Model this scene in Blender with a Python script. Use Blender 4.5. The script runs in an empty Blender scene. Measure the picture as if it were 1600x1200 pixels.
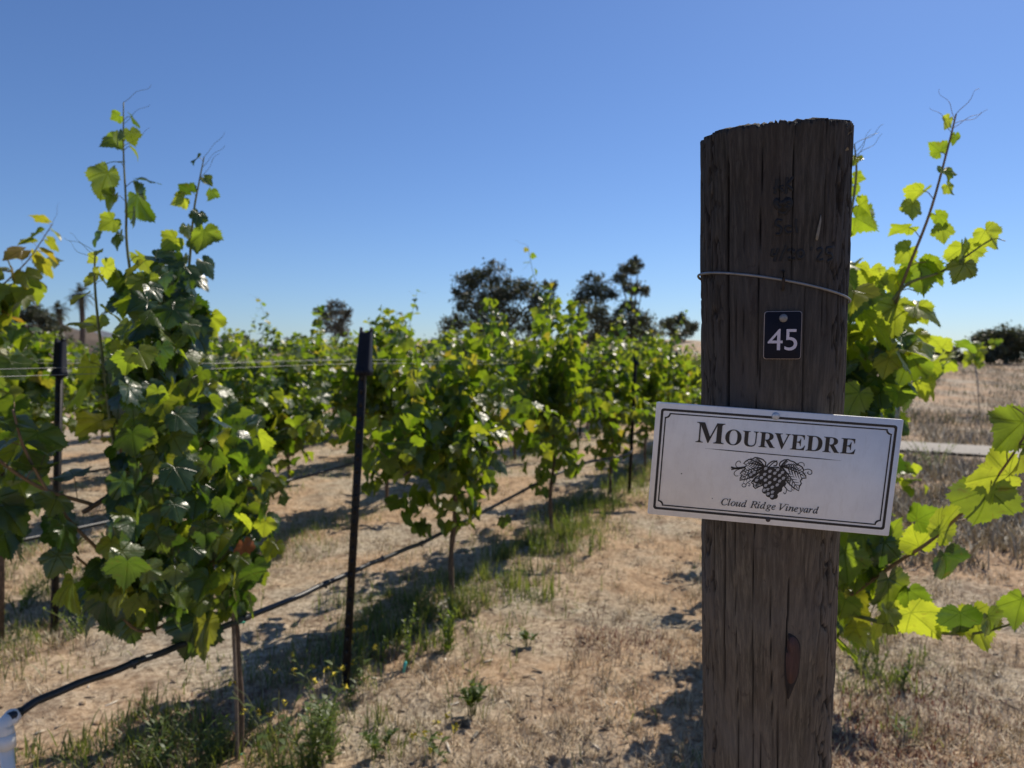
import bpy, bmesh, math, random
import numpy as np
from mathutils import Vector, Matrix
C = bpy.context.scene.collection
R = math.radians
# ------------------------------------------------------------------ camera
CAMZ = 1.40
FPX = 1109.0                      # focal length in pixels of a 1600 px wide frame
PITCH = math.atan(45 / FPX)
cam = bpy.data.cameras.new('camera'); cam.lens = 36 * FPX / 1600; cam.sensor_width = 36
cam.clip_start = 0.02; cam.clip_end = 6000
cam.dof.use_dof = True; cam.dof.focus_distance = 0.77; cam.dof.aperture_fstop = 7.6
co = bpy.data.objects.new('camera', cam); C.objects.link(co)
co.location = (0, 0, CAMZ); co.rotation_euler = (math.pi / 2 - PITCH, 0, 0)
bpy.context.scene.camera = co
# ------------------------------------------------------------------ sky and sun
SUN_AZ, SUN_EL = R(37), R(47)     # azimuth clockwise from the view direction (+Y)
w = bpy.data.worlds.new('World'); bpy.context.scene.world = w; w.use_nodes = True
nt = w.node_tree; bg = nt.nodes['Background']
sky = nt.nodes.new('ShaderNodeTexSky'); sky.sky_type = 'NISHITA'; sky.sun_disc = False
sky.sun_elevation = SUN_EL; sky.sun_rotation = SUN_AZ
sky.altitude = 50; sky.air_density = 1.0; sky.dust_density = 0.22; sky.ozone_density = 3.0
tint = nt.nodes.new('ShaderNodeMix'); tint.data_type = 'RGBA'; tint.blend_type = 'MULTIPLY'; tint.inputs[0].default_value = 1; tint.inputs[7].default_value = (.66, .81, 1.08, 1)
nt.links.new(sky.outputs[0], tint.inputs[6]); nt.links.new(tint.outputs[2], bg.inputs[0])
bg.inputs[1].default_value = 0.10
sl = bpy.data.lights.new('sun', 'SUN'); sl.energy = 5.0; sl.angle = R(0.5); sl.color = (1, .91, .77)
so = bpy.data.objects.new('sun', sl); C.objects.link(so)
sdir = Vector((math.sin(SUN_AZ) * math.cos(SUN_EL), math.cos(SUN_AZ) * math.cos(SUN_EL), math.sin(SUN_EL)))
so.rotation_euler = sdir.to_track_quat('Z', 'Y').to_euler(); so.location = (0, 0, 30)
sc = bpy.context.scene
sc.view_settings.view_transform = 'Standard'; sc.view_settings.look = 'None'
sc.view_settings.exposure = 0.0; sc.view_settings.gamma = 1
sc.cycles.max_bounces = 8; sc.cycles.transparent_max_bounces = 8
sc.cycles.use_denoising = True
# ------------------------------------------------------------------ helpers
def ray(px, py):
    x, y = (px - 800) / FPX, (600 - py) / FPX
    c, s = math.cos(PITCH), math.sin(PITCH)
    return np.array([x, c + y * s, -s + y * c])
def at(px, py, d):
    """the point seen at pixel (px, py) of the 1600 x 1200 photograph, d metres ahead"""
    r = ray(px, py)
    return np.array([0, 0, CAMZ]) + r * (d / r[1])
def empty(name, loc, label=None, cat=None, group=None, rz=0):
    o = bpy.data.objects.new(name, None); C.objects.link(o)
    o.location = loc; o.rotation_euler = (0, 0, rz); o.empty_display_size = .1
    return tag(o, label, cat, group)
def tag(o, label=None, cat=None, group=None, kind=None):
    if label: o['label'] = label
    if cat: o['category'] = cat
    if group: o['group'] = group
    if kind: o['kind'] = kind
    return o
def mesh(name, V, F, mat=None, uv=None, smooth=False, origin=None):
    V = np.asarray(V, dtype=np.float64).reshape(-1, 3)
    if origin is not None: V = V - np.asarray(origin)
    Fs = [np.asarray(f, dtype=np.int64) for f in (F if isinstance(F, list) else [F]) if len(f)]
    me = bpy.data.meshes.new(name)
    me.vertices.add(len(V)); me.vertices.foreach_set('co', V.ravel())
    loops = np.concatenate([f.ravel() for f in Fs]); tot = np.concatenate([np.full(len(f), f.shape[1]) for f in Fs])
    st = np.concatenate([[0], np.cumsum(tot)[:-1]])
    me.loops.add(len(loops)); me.loops.foreach_set('vertex_index', loops)
    me.polygons.add(len(tot)); me.polygons.foreach_set('loop_start', st); me.polygons.foreach_set('loop_total', tot)
    if uv is not None:
        l = me.uv_layers.new(name='UVMap'); l.data.foreach_set('uv', np.asarray(uv)[loops].ravel())
    if smooth: me.polygons.foreach_set('use_smooth', np.ones(len(tot), bool))
    me.update(calc_edges=True); me.validate()
    if mat: me.materials.append(mat)
    return me
def obj(name, me, parent=None):
    o = bpy.data.objects.new(name, me); C.objects.link(o)
    if parent: o.parent = parent
    return o
class Buf:
    """collects tubes, boxes and patches that become one mesh"""
    def __init__(s): s.V = []; s.F3 = []; s.F4 = []; s.UV = []; s.n = 0
    def add(s, V, F3=(), F4=(), UV=None):
        V = np.asarray(V, float).reshape(-1, 3)
        if len(F3): s.F3.append(np.asarray(F3, int) + s.n)
        if len(F4): s.F4.append(np.asarray(F4, int) + s.n)
        s.V.append(V); s.UV.append(np.zeros((len(V), 2)) if UV is None else np.asarray(UV, float)); s.n += len(V)
        return s
    def tube(s, P, r, k=6, cap=True):
        P = np.asarray(P, float); m = len(P); r = np.broadcast_to(np.asarray(r, float), (m,))
        T = np.gradient(P, axis=0); T /= np.linalg.norm(T, axis=1)[:, None] + 1e-12
        ref = np.array([0, 0, 1.]) if abs(T[:, 2]).mean() < .8 else np.array([1., 0, 0])
        A = np.cross(T, ref); A /= np.linalg.norm(A, axis=1)[:, None] + 1e-12; B = np.cross(T, A)
        th = np.linspace(0, 2 * math.pi, k, endpoint=False)
        V = P[:, None] + r[:, None, None] * (np.cos(th)[None, :, None] * A[:, None] + np.sin(th)[None, :, None] * B[:, None])
        i = np.arange(m - 1)[:, None] * k; j = np.arange(k)[None]; j2 = (j + 1) % k
        F4 = np.stack([i + j, i + j2, i + k + j2, i + k + j], -1).reshape(-1, 4)
        F3 = []
        if cap:
            V = np.concatenate([V.reshape(-1, 3), P[:1], P[-1:]])
            a, b = m * k, m * k + 1
            F3 = [[a, (q + 1) % k, q] for q in range(k)] + [[b, (m - 1) * k + q, (m - 1) * k + (q + 1) % k] for q in range(k)]
        return s.add(V, F3, F4)
    def box(s, c, h, M=None):
        q = np.array([[x, y, z] for x in (-1, 1) for y in (-1, 1) for z in (-1, 1)], float) * np.asarray(h)
        if M is not None: q = q @ np.asarray(M).T
        return s.add(q + np.asarray(c), F4=[[0, 1, 3, 2], [4, 6, 7, 5], [0, 4, 5, 1], [2, 3, 7, 6], [0, 2, 6, 4], [1, 5, 7, 3]])
    def take(s, o):
        """moves everything collected in o into this mesh (leaf stalks onto their shoot)"""
        for V in o.V: s.V.append(V)
        s.UV += o.UV; s.F3 += [f + s.n for f in o.F3]; s.F4 += [f + s.n for f in o.F4]; s.n += o.n; o.__init__()
    def mesh(s, name, mat, smooth=False, origin=None):
        F = []
        if s.F3: F.append(np.concatenate(s.F3))
        if s.F4: F.append(np.concatenate(s.F4))
        return mesh(name, np.concatenate(s.V), F, mat, np.concatenate(s.UV), smooth, origin)
def vnoise(x, y, seed=0):
    x = np.asarray(x, float); y = np.asarray(y, float)
    xi = np.floor(x).astype(np.int64); yi = np.floor(y).astype(np.int64); fx = x - xi; fy = y - yi
    def h(a, b):
        n = (a * 374761393 + b * 668265263 + seed * 982451653) & 0xffffffff
        n = ((n ^ (n >> 13)) * 1274126177) & 0xffffffff
        return ((n ^ (n >> 16)) & 0xffff) / 65535.0
    u = fx * fx * (3 - 2 * fx); v = fy * fy * (3 - 2 * fy)
    return (h(xi, yi) * (1 - u) + h(xi + 1, yi) * u) * (1 - v) + (h(xi, yi + 1) * (1 - u) + h(xi + 1, yi + 1) * u) * v
def fbm(x, y, seed=0, octv=4):
    return sum(vnoise(x * 2 ** o, y * 2 ** o, seed + o) / 2 ** o for o in range(octv)) / (2 - 2 ** (1 - octv))
def sstep(a, b, x):
    t = np.clip((np.asarray(x, float) - a) / (b - a), 0, 1); return t * t * (3 - 2 * t)
def norm(v): return v / (np.linalg.norm(v, axis=-1, keepdims=True) + 1e-12)
def bez(P, n=24):
    """smooth curve through the points P (Catmull-Rom)"""
    P = np.asarray(P, float); Q = np.concatenate([[2 * P[0] - P[1]], P, [2 * P[-1] - P[-2]]]); out = []
    for i in range(1, len(Q) - 2):
        t = np.linspace(0, 1, n, endpoint=False)[:, None]
        a, b, c, d = Q[i - 1], Q[i], Q[i + 1], Q[i + 2]
        out.append(.5 * (2 * b + (c - a) * t + (2 * a - 5 * b + 4 * c - d) * t ** 2 + (3 * b - a - 3 * c + d) * t ** 3))
    return np.concatenate(out + [P[-1:]])
# ------------------------------------------------------------------ materials
def newmat(name):
    m = bpy.data.materials.new(name); m.use_nodes = True
    t = m.node_tree; return m, t, t.nodes['Principled BSDF'], t.nodes['Material Output']
def N(t, kind, **kw):
    n = t.nodes.new(kind)
    for k, v in kw.items(): setattr(n, k, v)
    return n
def noise(t, scale, detail=4, rough=.6, vec=None, dist=0):
    n = N(t, 'ShaderNodeTexNoise'); n.inputs['Scale'].default_value = scale; n.inputs['Detail'].default_value = detail
    n.inputs['Roughness'].default_value = rough; n.inputs['Distortion'].default_value = dist
    if vec is not None: t.links.new(vec, n.inputs['Vector'])
    return n.outputs['Fac']
def ramp(t, fac, stops):
    n = N(t, 'ShaderNodeValToRGB'); e = n.color_ramp.elements
    while len(e) < len(stops): e.new(.5)
    for i, (p, c) in enumerate(stops):
        e[i].position = p; e[i].color = (*c, 1) if len(c) == 3 else c
    t.links.new(fac, n.inputs[0]); return n.outputs[0]
def mixc(t, fac, a, b, mode='MIX'):
    n = N(t, 'ShaderNodeMix', data_type='RGBA', blend_type=mode)
    for s, v in ((n.inputs[0], fac), (n.inputs[6], a), (n.inputs[7], b)):
        if hasattr(v, 'links'): t.links.new(v, s)
        elif isinstance(v, (int, float)): s.default_value = v
        else: s.default_value = (*v, 1)
    return n.outputs[2]
def mth(t, op, a, b=None):
    n = N(t, 'ShaderNodeMath', operation=op)
    for s, v in zip(n.inputs, (a, b)):
        if v is None: continue
        if hasattr(v, 'links'): t.links.new(v, s)
        else: s.default_value = v
    return n.outputs[0]
def bump(t, p, h, strength, dist):
    n = N(t, 'ShaderNodeBump'); n.inputs['Strength'].default_value = strength; n.inputs['Distance'].default_value = dist
    t.links.new(h, n.inputs['Height']); t.links.new(n.outputs[0], p.inputs['Normal']); return n
def coords(t, which='Object'): return N(t, 'ShaderNodeTexCoord').outputs[which]
def mapping(t, vec, scale):
    n = N(t, 'ShaderNodeMapping'); n.inputs['Scale'].default_value = scale; t.links.new(vec, n.inputs[0]); return n.outputs[0]
def island(t): return N(t, 'ShaderNodeNewGeometry').outputs['Random Per Island']
def plain(name, col, rough=.6, var=.15, scale=30, metal=0, spec=.5, bmp=0):
    """a paint, plastic or metal with slight mottling"""
    m, t, p, o = newmat(name)
    f = noise(t, scale, 5, .65, coords(t))
    c = ramp(t, f, [(.3, [x * (1 - var) for x in col]), (.7, [min(1, x * (1 + var)) for x in col])])
    t.links.new(c, p.inputs['Base Color']); p.inputs['Roughness'].default_value = rough; p.inputs['Metallic'].default_value = metal
    p.inputs['Specular IOR Level'].default_value = spec
    if bmp: bump(t, p, f, .5, bmp)
    return m
def leafmat(name, cols, trans, rough=.42, tmix=.45, veins=True):
    """thin foliage: glossy upper skin, light passing through the blade; colour differs from leaf to leaf"""
    m, t, p, o = newmat(name)
    isl = island(t)
    base = ramp(t, isl, cols); tr = ramp(t, isl, trans)
    mott = noise(t, 28, 3, .6, coords(t))
    base = mixc(t, .35, base, ramp(t, mott, [(.3, (.5, .5, .5)), (.7, (1.15, 1.15, 1.0))]), 'MULTIPLY')
    tr = mixc(t, .6, tr, ramp(t, mott, [(.3, (.55, .6, .5)), (.7, (1.1, 1.1, 1.0))]), 'MULTIPLY')
    if veins:
        sep = N(t, 'ShaderNodeSeparateXYZ'); t.links.new(coords(t, 'UV'), sep.inputs[0])
        ang = mth(t, 'ARCTAN2', sep.outputs[0], sep.outputs[1])
        rr = mth(t, 'SQRT', mth(t, 'ADD', mth(t, 'MULTIPLY', sep.outputs[0], sep.outputs[0]), mth(t, 'MULTIPLY', sep.outputs[1], sep.outputs[1])))
        lat = mth(t, 'MULTIPLY', mth(t, 'ABSOLUTE', mth(t, 'SINE', mth(t, 'MULTIPLY', ang, 3.46))), rr)
        sm = N(t, 'ShaderNodeMapRange'); sm.inputs[1].default_value = .0; sm.inputs[2].default_value = .07; sm.inputs[3].default_value = 1; sm.inputs[4].default_value = 0
        t.links.new(lat, sm.inputs[0])
        base = mixc(t, mth(t, 'MULTIPLY', sm.outputs[0], .45), base, (.20, .26, .07))
        tr = mixc(t, mth(t, 'MULTIPLY', sm.outputs[0], .55), tr, (.05, .10, .01))
        sp = mth(t, 'MULTIPLY', ramp(t, noise(t, 45, 4, .7, coords(t), .6), [(.60, (0, 0, 0)), (.70, (1, 1, 1))]), .6)
        base = mixc(t, sp, base, (.13, .085, .03)); tr = mixc(t, sp, tr, (.22, .13, .02))
        h = mth(t, 'SUBTRACT', mth(t, 'MULTIPLY', mott, .6), sm.outputs[0])
        b = bump(t, p, h, .8, .006)
    t.links.new(base, p.inputs['Base Color']); p.inputs['Roughness'].default_value = rough
    p.inputs['Specular IOR Level'].default_value = .7
    tb = N(t, 'ShaderNodeBsdfTranslucent'); t.links.new(tr, tb.inputs[0])
    mx = N(t, 'ShaderNodeMixShader'); mx.inputs[0].default_value = tmix
    t.links.new(p.outputs[0], mx.inputs[1]); t.links.new(tb.outputs[0], mx.inputs[2]); t.links.new(mx.outputs[0], o.inputs[0])
    return m
GREEN = [(0, (.030, .062, .016)), (.5, (.045, .085, .020)), (.85, (.075, .12, .025)), (1, (.11, .15, .03))]
GTR = [(0, (.18, .32, .012)), (.45, (.36, .50, .018)), (.8, (.52, .62, .025)), (.95, (.58, .58, .04)), (1, (.60, .46, .04))]
M = {}
M['leaf'] = leafmat('grape_leaf', GREEN, GTR, .36, .48)
M['leaf_dark'] = leafmat('shaded_grape_leaf', [(0, (.022, .050, .018)), (.6, (.036, .074, .022)), (1, (.07, .11, .028))], [(0, (.08, .18, .012)), (.6, (.18, .30, .018)), (.88, (.44, .54, .03)), (1, (.60, .58, .04))], .32, .38)  # darker copy of the grape leaf, shade put into its colour
M['leaf_bright'] = leafmat('backlit_grape_leaf', [(0, (.06, .10, .02)), (1, (.12, .16, .03))], [(0, (.20, .34, .02)), (.4, (.46, .58, .025)), (1, (.70, .76, .05))], .38, .58)  # brighter copy of the grape leaf, sun from behind put into its colour
M['leaf_yellow'] = leafmat('yellowing_grape_leaf', [(0, (.08, .12, .02)), (.7, (.16, .16, .03)), (1, (.26, .13, .03))], [(0, (.36, .50, .03)), (.75, (.64, .60, .03)), (1, (.60, .34, .03))])
M['leaf_dead'] = leafmat('withered_leaf', [(0, (.30, .09, .03)), (1, (.38, .12, .04))], [(0, (.45, .12, .03)), (1, (.5, .15, .03))], veins=False)
M['bark'] = plain('vine_bark', (.13, .085, .055), .9, .5, 60, bmp=.004)
M['cane'] = plain('green_cane', (.16, .17, .06), .6, .35, 40)
M['cane_brown'] = plain('brown_cane', (.20, .13, .07), .7, .35, 40)
M['tendril'] = plain('tendril', (.25, .27, .10), .5, .2)
M['tpost'] = plain('dark_steel', (.016, .013, .012), .6, .5, 25, metal=.2)
M['cap'] = plain('navy_plastic', (.010, .011, .018), .55, .2, spec=.25)
M['hose'] = plain('black_poly_hose', (.020, .022, .026), .42, .3, 20)
M['pvc'] = plain('white_pvc', (.80, .78, .74), .35, .06, 12)
M['wire'] = plain('galvanised_wire', (.27, .27, .26), .5, .1, 50, metal=.5)
M['wire_dark'] = plain('dull_wire', (.22, .22, .23), .5, .25, 60, metal=.6)
M['tie'] = plain('green_tape', (.02, .30, .20), .5, .1)
M['aqua'] = plain('aqua_plastic', (.10, .55, .48), .5, .1)
M['stake'] = plain('weathered_stake', (.20, .15, .11), .85, .4, 50)
# ------------------------------------------------------------------ terrain
def gz0(x, y):
    """height of the land without its small clods"""
    x = np.asarray(x, float); y = np.asarray(y, float)
    crest = .95 + 1.35 * sstep(24, 9, x)                    # the rise falls off to the right
    up = crest * sstep(13, 42, y) * sstep(-26, -4, x + .0 * y)
    down = sstep(46, 110, y) * 3.2
    sw = .05 * (fbm(x * .35, y * .35, 5, 3) - .5)
    return up - down * sstep(20, 60, y) + sw
def gz(x, y): return gz0(x, y)
def micro(x, y):
    n = (fbm(x * 2.2, y * 2.2, 11, 3) - .5) * .05 + (fbm(x * 8, y * 8, 21, 3) - .5) * .046 + (vnoise(x * 19, y * 19, 27) - .5) * .012
    return n * sstep(40, 12, y)
def axis(lo, hi, step, far, grow):
    a = list(np.arange(lo, hi, step)); s = step
    while a[-1] < far: s *= grow; a.append(a[-1] + s)
    s = step
    while a[0] > -far: s *= grow; a.insert(0, a[0] - s)
    return np.array(a)
gx = axis(-3.4, 4.4, .035, 900, 1.085); gy = axis(.6, 8.0, .035, 900, 1.085)
GX, GY = np.meshgrid(gx, gy, indexing='ij')
GZ = gz0(GX, GY) + micro(GX, GY)
nx, ny = len(gx), len(gy)
ii = (np.arange(nx - 1)[:, None] * ny + np.arange(ny - 1)[None]).ravel()
def soil_material():
    m, t, p, o = newmat('dry_soil')
    v = coords(t)
    big = noise(t, .75, 4, .6, v, .4); mid = noise(t, 4.5, 5, .65, v, .3); fin = noise(t, 34, 6, .7, v); gr = noise(t, 150, 3, .7, v)
    sand = ramp(t, fin, [(.28, (.22, .135, .08)), (.45, (.50, .34, .21)), (.72, (.76, .57, .39))])
    straw = ramp(t, fin, [(.30, (.13, .10, .075)), (.46, (.42, .345, .255)), (.70, (.78, .68, .52))])
    c = mixc(t, ramp(t, big, [(.42, (0, 0, 0)), (.58, (1, 1, 1))]), sand, straw)
    brown = ramp(t, mid, [(.30, (1, 1, 1)), (.48, (0, 0, 0))])
    c = mixc(t, mth(t, 'MULTIPLY', brown, .8), c, (.19, .115, .07))
    fleck = noise(t, 17, 5, .75, v, .8); c = mixc(t, mth(t, 'MULTIPLY', ramp(t, fleck, [(.34, (1, 1, 1)), (.44, (0, 0, 0))]), .75), c, (.085, .055, .038))
    c = mixc(t, .5, c, ramp(t, gr, [(.3, (.55, .55, .55)), (.7, (1.25, 1.25, 1.25))]), 'MULTIPLY')
    t.links.new(c, p.inputs['Base Color']); p.inputs['Roughness'].default_value = .95; p.inputs['Specular IOR Level'].default_value = .1
    h = mth(t, 'ADD', mth(t, 'MULTIPLY', fin, .7), mth(t, 'MULTIPLY', gr, .3))
    bump(t, p, h, .9, .03)
    return m
M['soil'] = soil_material()
g = obj('ground', mesh('ground', np.stack([GX, GY, GZ], -1).reshape(-1, 3), np.stack([ii, ii + ny, ii + ny + 1, ii + 1], -1), M['soil'], smooth=True))
tag(g, kind='structure')
# pale path crossing behind the vines at the right
pc = bez([(4.6, 12.0), (5.75, 10.95), (6.55, 10.45), (7.3, 9.75), (8.6, 8.9), (11, 8.0), (16, 7.0)], 12)
pw = np.linspace(-.62, .62, 7)
tn = norm(np.gradient(pc, axis=0)); pn = np.stack([-tn[:, 1], tn[:, 0]], -1)
PP = pc[:, None] + pn[:, None] * (pw[None, :, None] * (1 + .12 * (vnoise(np.arange(len(pc)) * .7, 0 * pc[:, 0], 3)[:, None, None] - .5)))
PZ = gz0(PP[..., 0], PP[..., 1]) + .055 - .02 * np.abs(pw[None]) / .62
m_, t_, p_, o_ = newmat('crushed_stone')
t_.links.new(ramp(t_, noise(t_, 22, 6, .7, coords(t_)), [(.3, (.26, .235, .195)), (.7, (.46, .42, .36))]), p_.inputs['Base Color']); p_.inputs['Roughness'].default_value = .95
k7 = (np.arange(len(pc) - 1)[:, None] * 7 + np.arange(6)[None]).ravel()
po = obj('path', mesh('path', np.concatenate([PP, PZ[..., None]], -1).reshape(-1, 3), np.stack([k7, k7 + 7, k7 + 8, k7 + 1], -1), m_)); tag(po, kind='structure')
# distant hills behind the left rows
def hills(name, pts, d, depth, col):
    m, t, p, o = newmat(name + '_ground')
    t.links.new(ramp(t, noise(t, .35, 6, .7, coords(t)), [(.35, [c * .6 for c in col]), (.65, [c * 1.3 for c in col])]), p.inputs['Base Color']); p.inputs['Roughness'].default_value = 1
    P = np.array([at(px, py, d) for px, py in pts]); xs = np.linspace(P[0, 0], P[-1, 0], 160)
    z = np.interp(xs, P[:, 0], P[:, 2]) + (fbm(xs * .6, xs * 0, 9, 4) - .5) * .03 * d / 2
    prof = np.array([0, .25, .55, .8, 1, .8, .4, 0]); yy = np.linspace(-.5, .5, 8) * depth + d
    V = np.stack([np.repeat(xs, 8), np.tile(yy, 160), ((z + 4)[:, None] * prof[None] - 4).ravel()], -1)
    k = (np.arange(159)[:, None] * 8 + np.arange(7)[None]).ravel()
    return tag(obj(name, mesh(name, V, np.stack([k, k + 8, k + 9, k + 1], -1), m, smooth=True)), kind='structure')
hills('hill', [(-500, 540), (-200, 515), (0, 512), (60, 505), (110, 512), (160, 535), (230, 560)], 90, 40, (.10, .075, .055))
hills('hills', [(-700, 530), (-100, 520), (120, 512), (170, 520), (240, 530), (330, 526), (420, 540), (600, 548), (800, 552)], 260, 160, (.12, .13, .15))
# ------------------------------------------------------------------ the wooden end post
PAZ = R(20.02)
def post_axis(z):
    Dh = .824 + (1.658 - z) * .091
    return np.stack([Dh * math.sin(PAZ) + 0 * Dh, Dh * math.cos(PAZ)], -1)
def post_r(z): return .0735 + (np.asarray(z) - .913) * .006
LEAN = np.array([-.091 * math.sin(PAZ), -.091 * math.cos(PAZ), 1]); LEAN /= np.linalg.norm(LEAN)
def on_post(px, py, lift=0.0):
    """where the ray through a pixel meets the post's face"""
    r = ray(px, py); r = r / np.linalg.norm(r); o = np.array([0, 0, CAMZ])
    t = .5
    for _ in range(400):
        q = o + r * t; a = post_axis(q[2]); dd = math.hypot(q[0] - a[0], q[1] - a[1]) - post_r(q[2]) - lift
        if dd < 2e-5: break
        t += dd * .7
        if t > 2: break
    return q
PTOP = 1.638
def build_post():
    na, nz = 420, 300
    th = np.linspace(0, 2 * math.pi, na, endpoint=False); zz = np.concatenate([np.linspace(-.25, .8, 60, endpoint=False), np.linspace(.8, PTOP, nz - 60)])
    TH, Z = np.meshgrid(th, zz)
    # theta measured so that 0 faces the camera, positive to the right
    top = -.010 * np.cos(TH) - .004 * sstep(-1.2, -1.6, ((TH + math.pi) % (2 * math.pi)) - math.pi) - .003 * (vnoise(TH * 9, 0 * TH, 3) - .5) - .003 * (vnoise(TH * 40, 0 * TH, 4) > .62)
    ft = sstep(.8, PTOP, Z); Z = Z + top * ft
    r = post_r(Z) * (1 + .012 * np.sin(2 * TH + 1) + .008 * np.sin(3 * TH + Z * 2)) + .0009 * (fbm(TH * 14, Z * 5, 2, 3) - .5)
    r += .0004 * (fbm(TH * 60, Z * 11, 8, 2) - .5)
    w_ = ((TH + math.pi) % (2 * math.pi)) - math.pi
    flank = sstep(.62, .95, np.abs(w_) + .25 * (vnoise(TH * 5, Z * 9, 61) - .5))                    # flaky old bark on both flanks
    cell = np.abs(fbm(TH * 9 + .8 * vnoise(TH * 5, Z * 30, 62), Z * 26, 31, 3) - .5)
    r += flank * (-.0034 * sstep(.06, .0, cell) + .0026 * (vnoise(TH * 10, Z * 26, 7) - .5))
    crack = np.zeros_like(r)
    rng = np.random.default_rng(5)
    cr = [(-.62, 1.30, 1.62, .020, .012), (-.66, 1.0, 1.36, .014, .008), (-.15, .95, PTOP + .1, .008, .005), (-.33, 1.36, 1.55, .007, .004), (.28, 1.45, PTOP + .1, .010, .006), (.08, 1.5, PTOP + .1, .007, .004),
          (-.1, 1.2, 1.42, .007, .004), (.2, .8, 1.05, .012, .007), (.31, 1.05, 1.20, .013, .007), (.08, .95, 1.19, .008, .004), (-.23, 1.05, 1.22, .010, .005), (-.42, .8, 1.25, .008, .004), (-.9, 1.1, 1.66, .010, .005), (.66, 1.4, 1.7, .008, .004), (.45, 1.3, 1.5, .008, .004), (-.05, .8, 1.1, .008, .004), (-.14, .8, 1.02, .009, .005)]
    for _ in range(34):
        z0 = rng.uniform(.8, 1.6); cr.append((rng.uniform(-1.5, 1.5), z0, z0 + rng.uniform(.03, .16), rng.uniform(.003, .007), rng.uniform(.0015, .003)))
    for c0, z0, z1, wd, dp in cr:
        wob = .02 * (vnoise(Z * 14 + c0 * 90, 0 * Z, 40) - .5) + .09 * (vnoise(Z * 3.3 + c0 * 50, 0 * Z, 41) - .5)
        taper = sstep(z0, z0 + .05, Z) * sstep(z1, z1 - .05, Z)
        q = np.abs(w_ - c0 - wob) / (wd * (1.1 if wd > .0135 else .72) * np.maximum(taper, .05))
        crack = np.maximum(crack, (.75 + .5 * (vnoise(Z * 9 + c0 * 31, 0 * Z, 43) - .3)) * dp * taper * np.clip(1 - q, 0, 1) ** .6)
    r = r - crack; crack = np.maximum(crack, .0036 * flank * sstep(.05, .012, cell))
    A = post_axis(Z); fx = -math.sin(PAZ); fy = -math.cos(PAZ); rx = math.cos(PAZ); ry = -math.sin(PAZ)
    X = A[..., 0] + r * (np.cos(TH) * fx + np.sin(TH) * rx); Y = A[..., 1] + r * (np.cos(TH) * fy + np.sin(TH) * ry)
    V = np.stack([X, Y, Z], -1).reshape(-1, 3)
    i = np.arange(nz - 1)[:, None] * na; j = np.arange(na)[None]; j2 = (j + 1) % na
    F = np.stack([i + j, i + j2, i + na + j2, i + na + j], -1).reshape(-1, 4)
    e = len(V); rim = (nz - 1) * na
    inner = V[rim:rim + na] * .8 + V[rim:rim + na].mean(0) * .2; inner[:, 2] += .003 + .002 * np.random.default_rng(1).random(na)
    cen = V[rim:rim + na].mean(0) + np.array([0, 0, .004])
    V = np.concatenate([V, inner, [cen]]); jj = np.arange(na); j2 = (jj + 1) % na
    F = np.concatenate([F, np.stack([rim + jj, rim + j2, e + j2, e + jj], -1)]); T = np.stack([e + jj, e + j2, np.full(na, e + na)], -1)
    return V, [F, T], np.concatenate([np.clip(crack / .004, 0, 1).ravel(), np.zeros(na + 1)])
def post_material():
    m, t, p, o = newmat('weathered_post_wood')
    v = coords(t); st = mapping(t, v, (1, 1, .045)); st2 = mapping(t, v, (1, 1, .12))
    grain = noise(t, 260, 5, .7, st); broad = noise(t, 26, 4, .6, st2); blot = noise(t, 7, 4, .6, v); flake = noise(t, 70, 4, .6, mapping(t, v, (1, 1, .45)), 1.2)
    c = ramp(t, grain, [(.30, (.056, .044, .030)), (.48, (.110, .086, .058)), (.70, (.24, .19, .130))])
    c = mixc(t, mth(t, 'MULTIPLY', ramp(t, broad, [(.4, (0, 0, 0)), (.65, (1, 1, 1))]), .5), c, (.145, .105, .075))
    c = mixc(t, mth(t, 'MULTIPLY', ramp(t, blot, [(.45, (0, 0, 0)), (.7, (1, 1, 1))]), .45), c, (.17, .155, .14))
    # wood darker and cooler towards the head of the post
    sep = N(t, 'ShaderNodeSeparateXYZ'); t.links.new(v, sep.inputs[0])
    wz = mth(t, 'ADD', sep.outputs[2], mth(t, 'MULTIPLY', blot, .25))
    c = mixc(t, mth(t, 'MULTIPLY', ramp(t, mth(t, 'SUBTRACT', wz, .85), [(.38, (0, 0, 0)), (.74, (1, 1, 1))]), .95), c, mixc(t, 1, c, (.34, .38, .48), 'MULTIPLY'))
    c = mixc(t, mth(t, 'MULTIPLY', ramp(t, flake, [(.30, (1, 1, 1)), (.40, (0, 0, 0))]), .5), c, (.03, .022, .02))
    at_ = N(t, 'ShaderNodeAttribute', attribute_name='crack')
    c = mixc(t, at_.outputs['Fac'], c, (.012, .009, .008))
    t.links.new(c, p.inputs['Base Color']); p.inputs['Roughness'].default_value = .88; p.inputs['Specular IOR Level'].default_value = .25
    bump(t, p, mth(t, 'ADD', grain, mth(t, 'MULTIPLY', flake, .6)), .8, .0025)
    return m
base = post_axis(0.0); PB = np.array([base[0], base[1], 0])
from mathutils.bvhtree import BVHTree
post = empty('wooden_post', PB, 'thick weathered round wooden end post with deep vertical cracks and a dark head', 'post')
V, F, crk = build_post(); M['post'] = post_material()
BVH = BVHTree.FromPolygons([tuple(v) for v in V], [tuple(int(i) for i in f) for f in F[0]])
def on_post(px, py, lift=0.0):
    r = Vector(ray(px, py)).normalized(); h = BVH.ray_cast(Vector((0, 0, CAMZ)), r)[0]
    if h is None: h = Vector((0, 0, CAMZ)) + r * .8
    a = post_axis(h.z); o = np.array([h.x - a[0], h.y - a[1], 0]); n_ = np.linalg.norm(o); k = max(n_, float(post_r(h.z)) - .0012) + lift
    return np.array([a[0], a[1], h.z]) + o / n_ * k
me = mesh('post_timber', V, F, M['post'], smooth=True, origin=PB)
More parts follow.
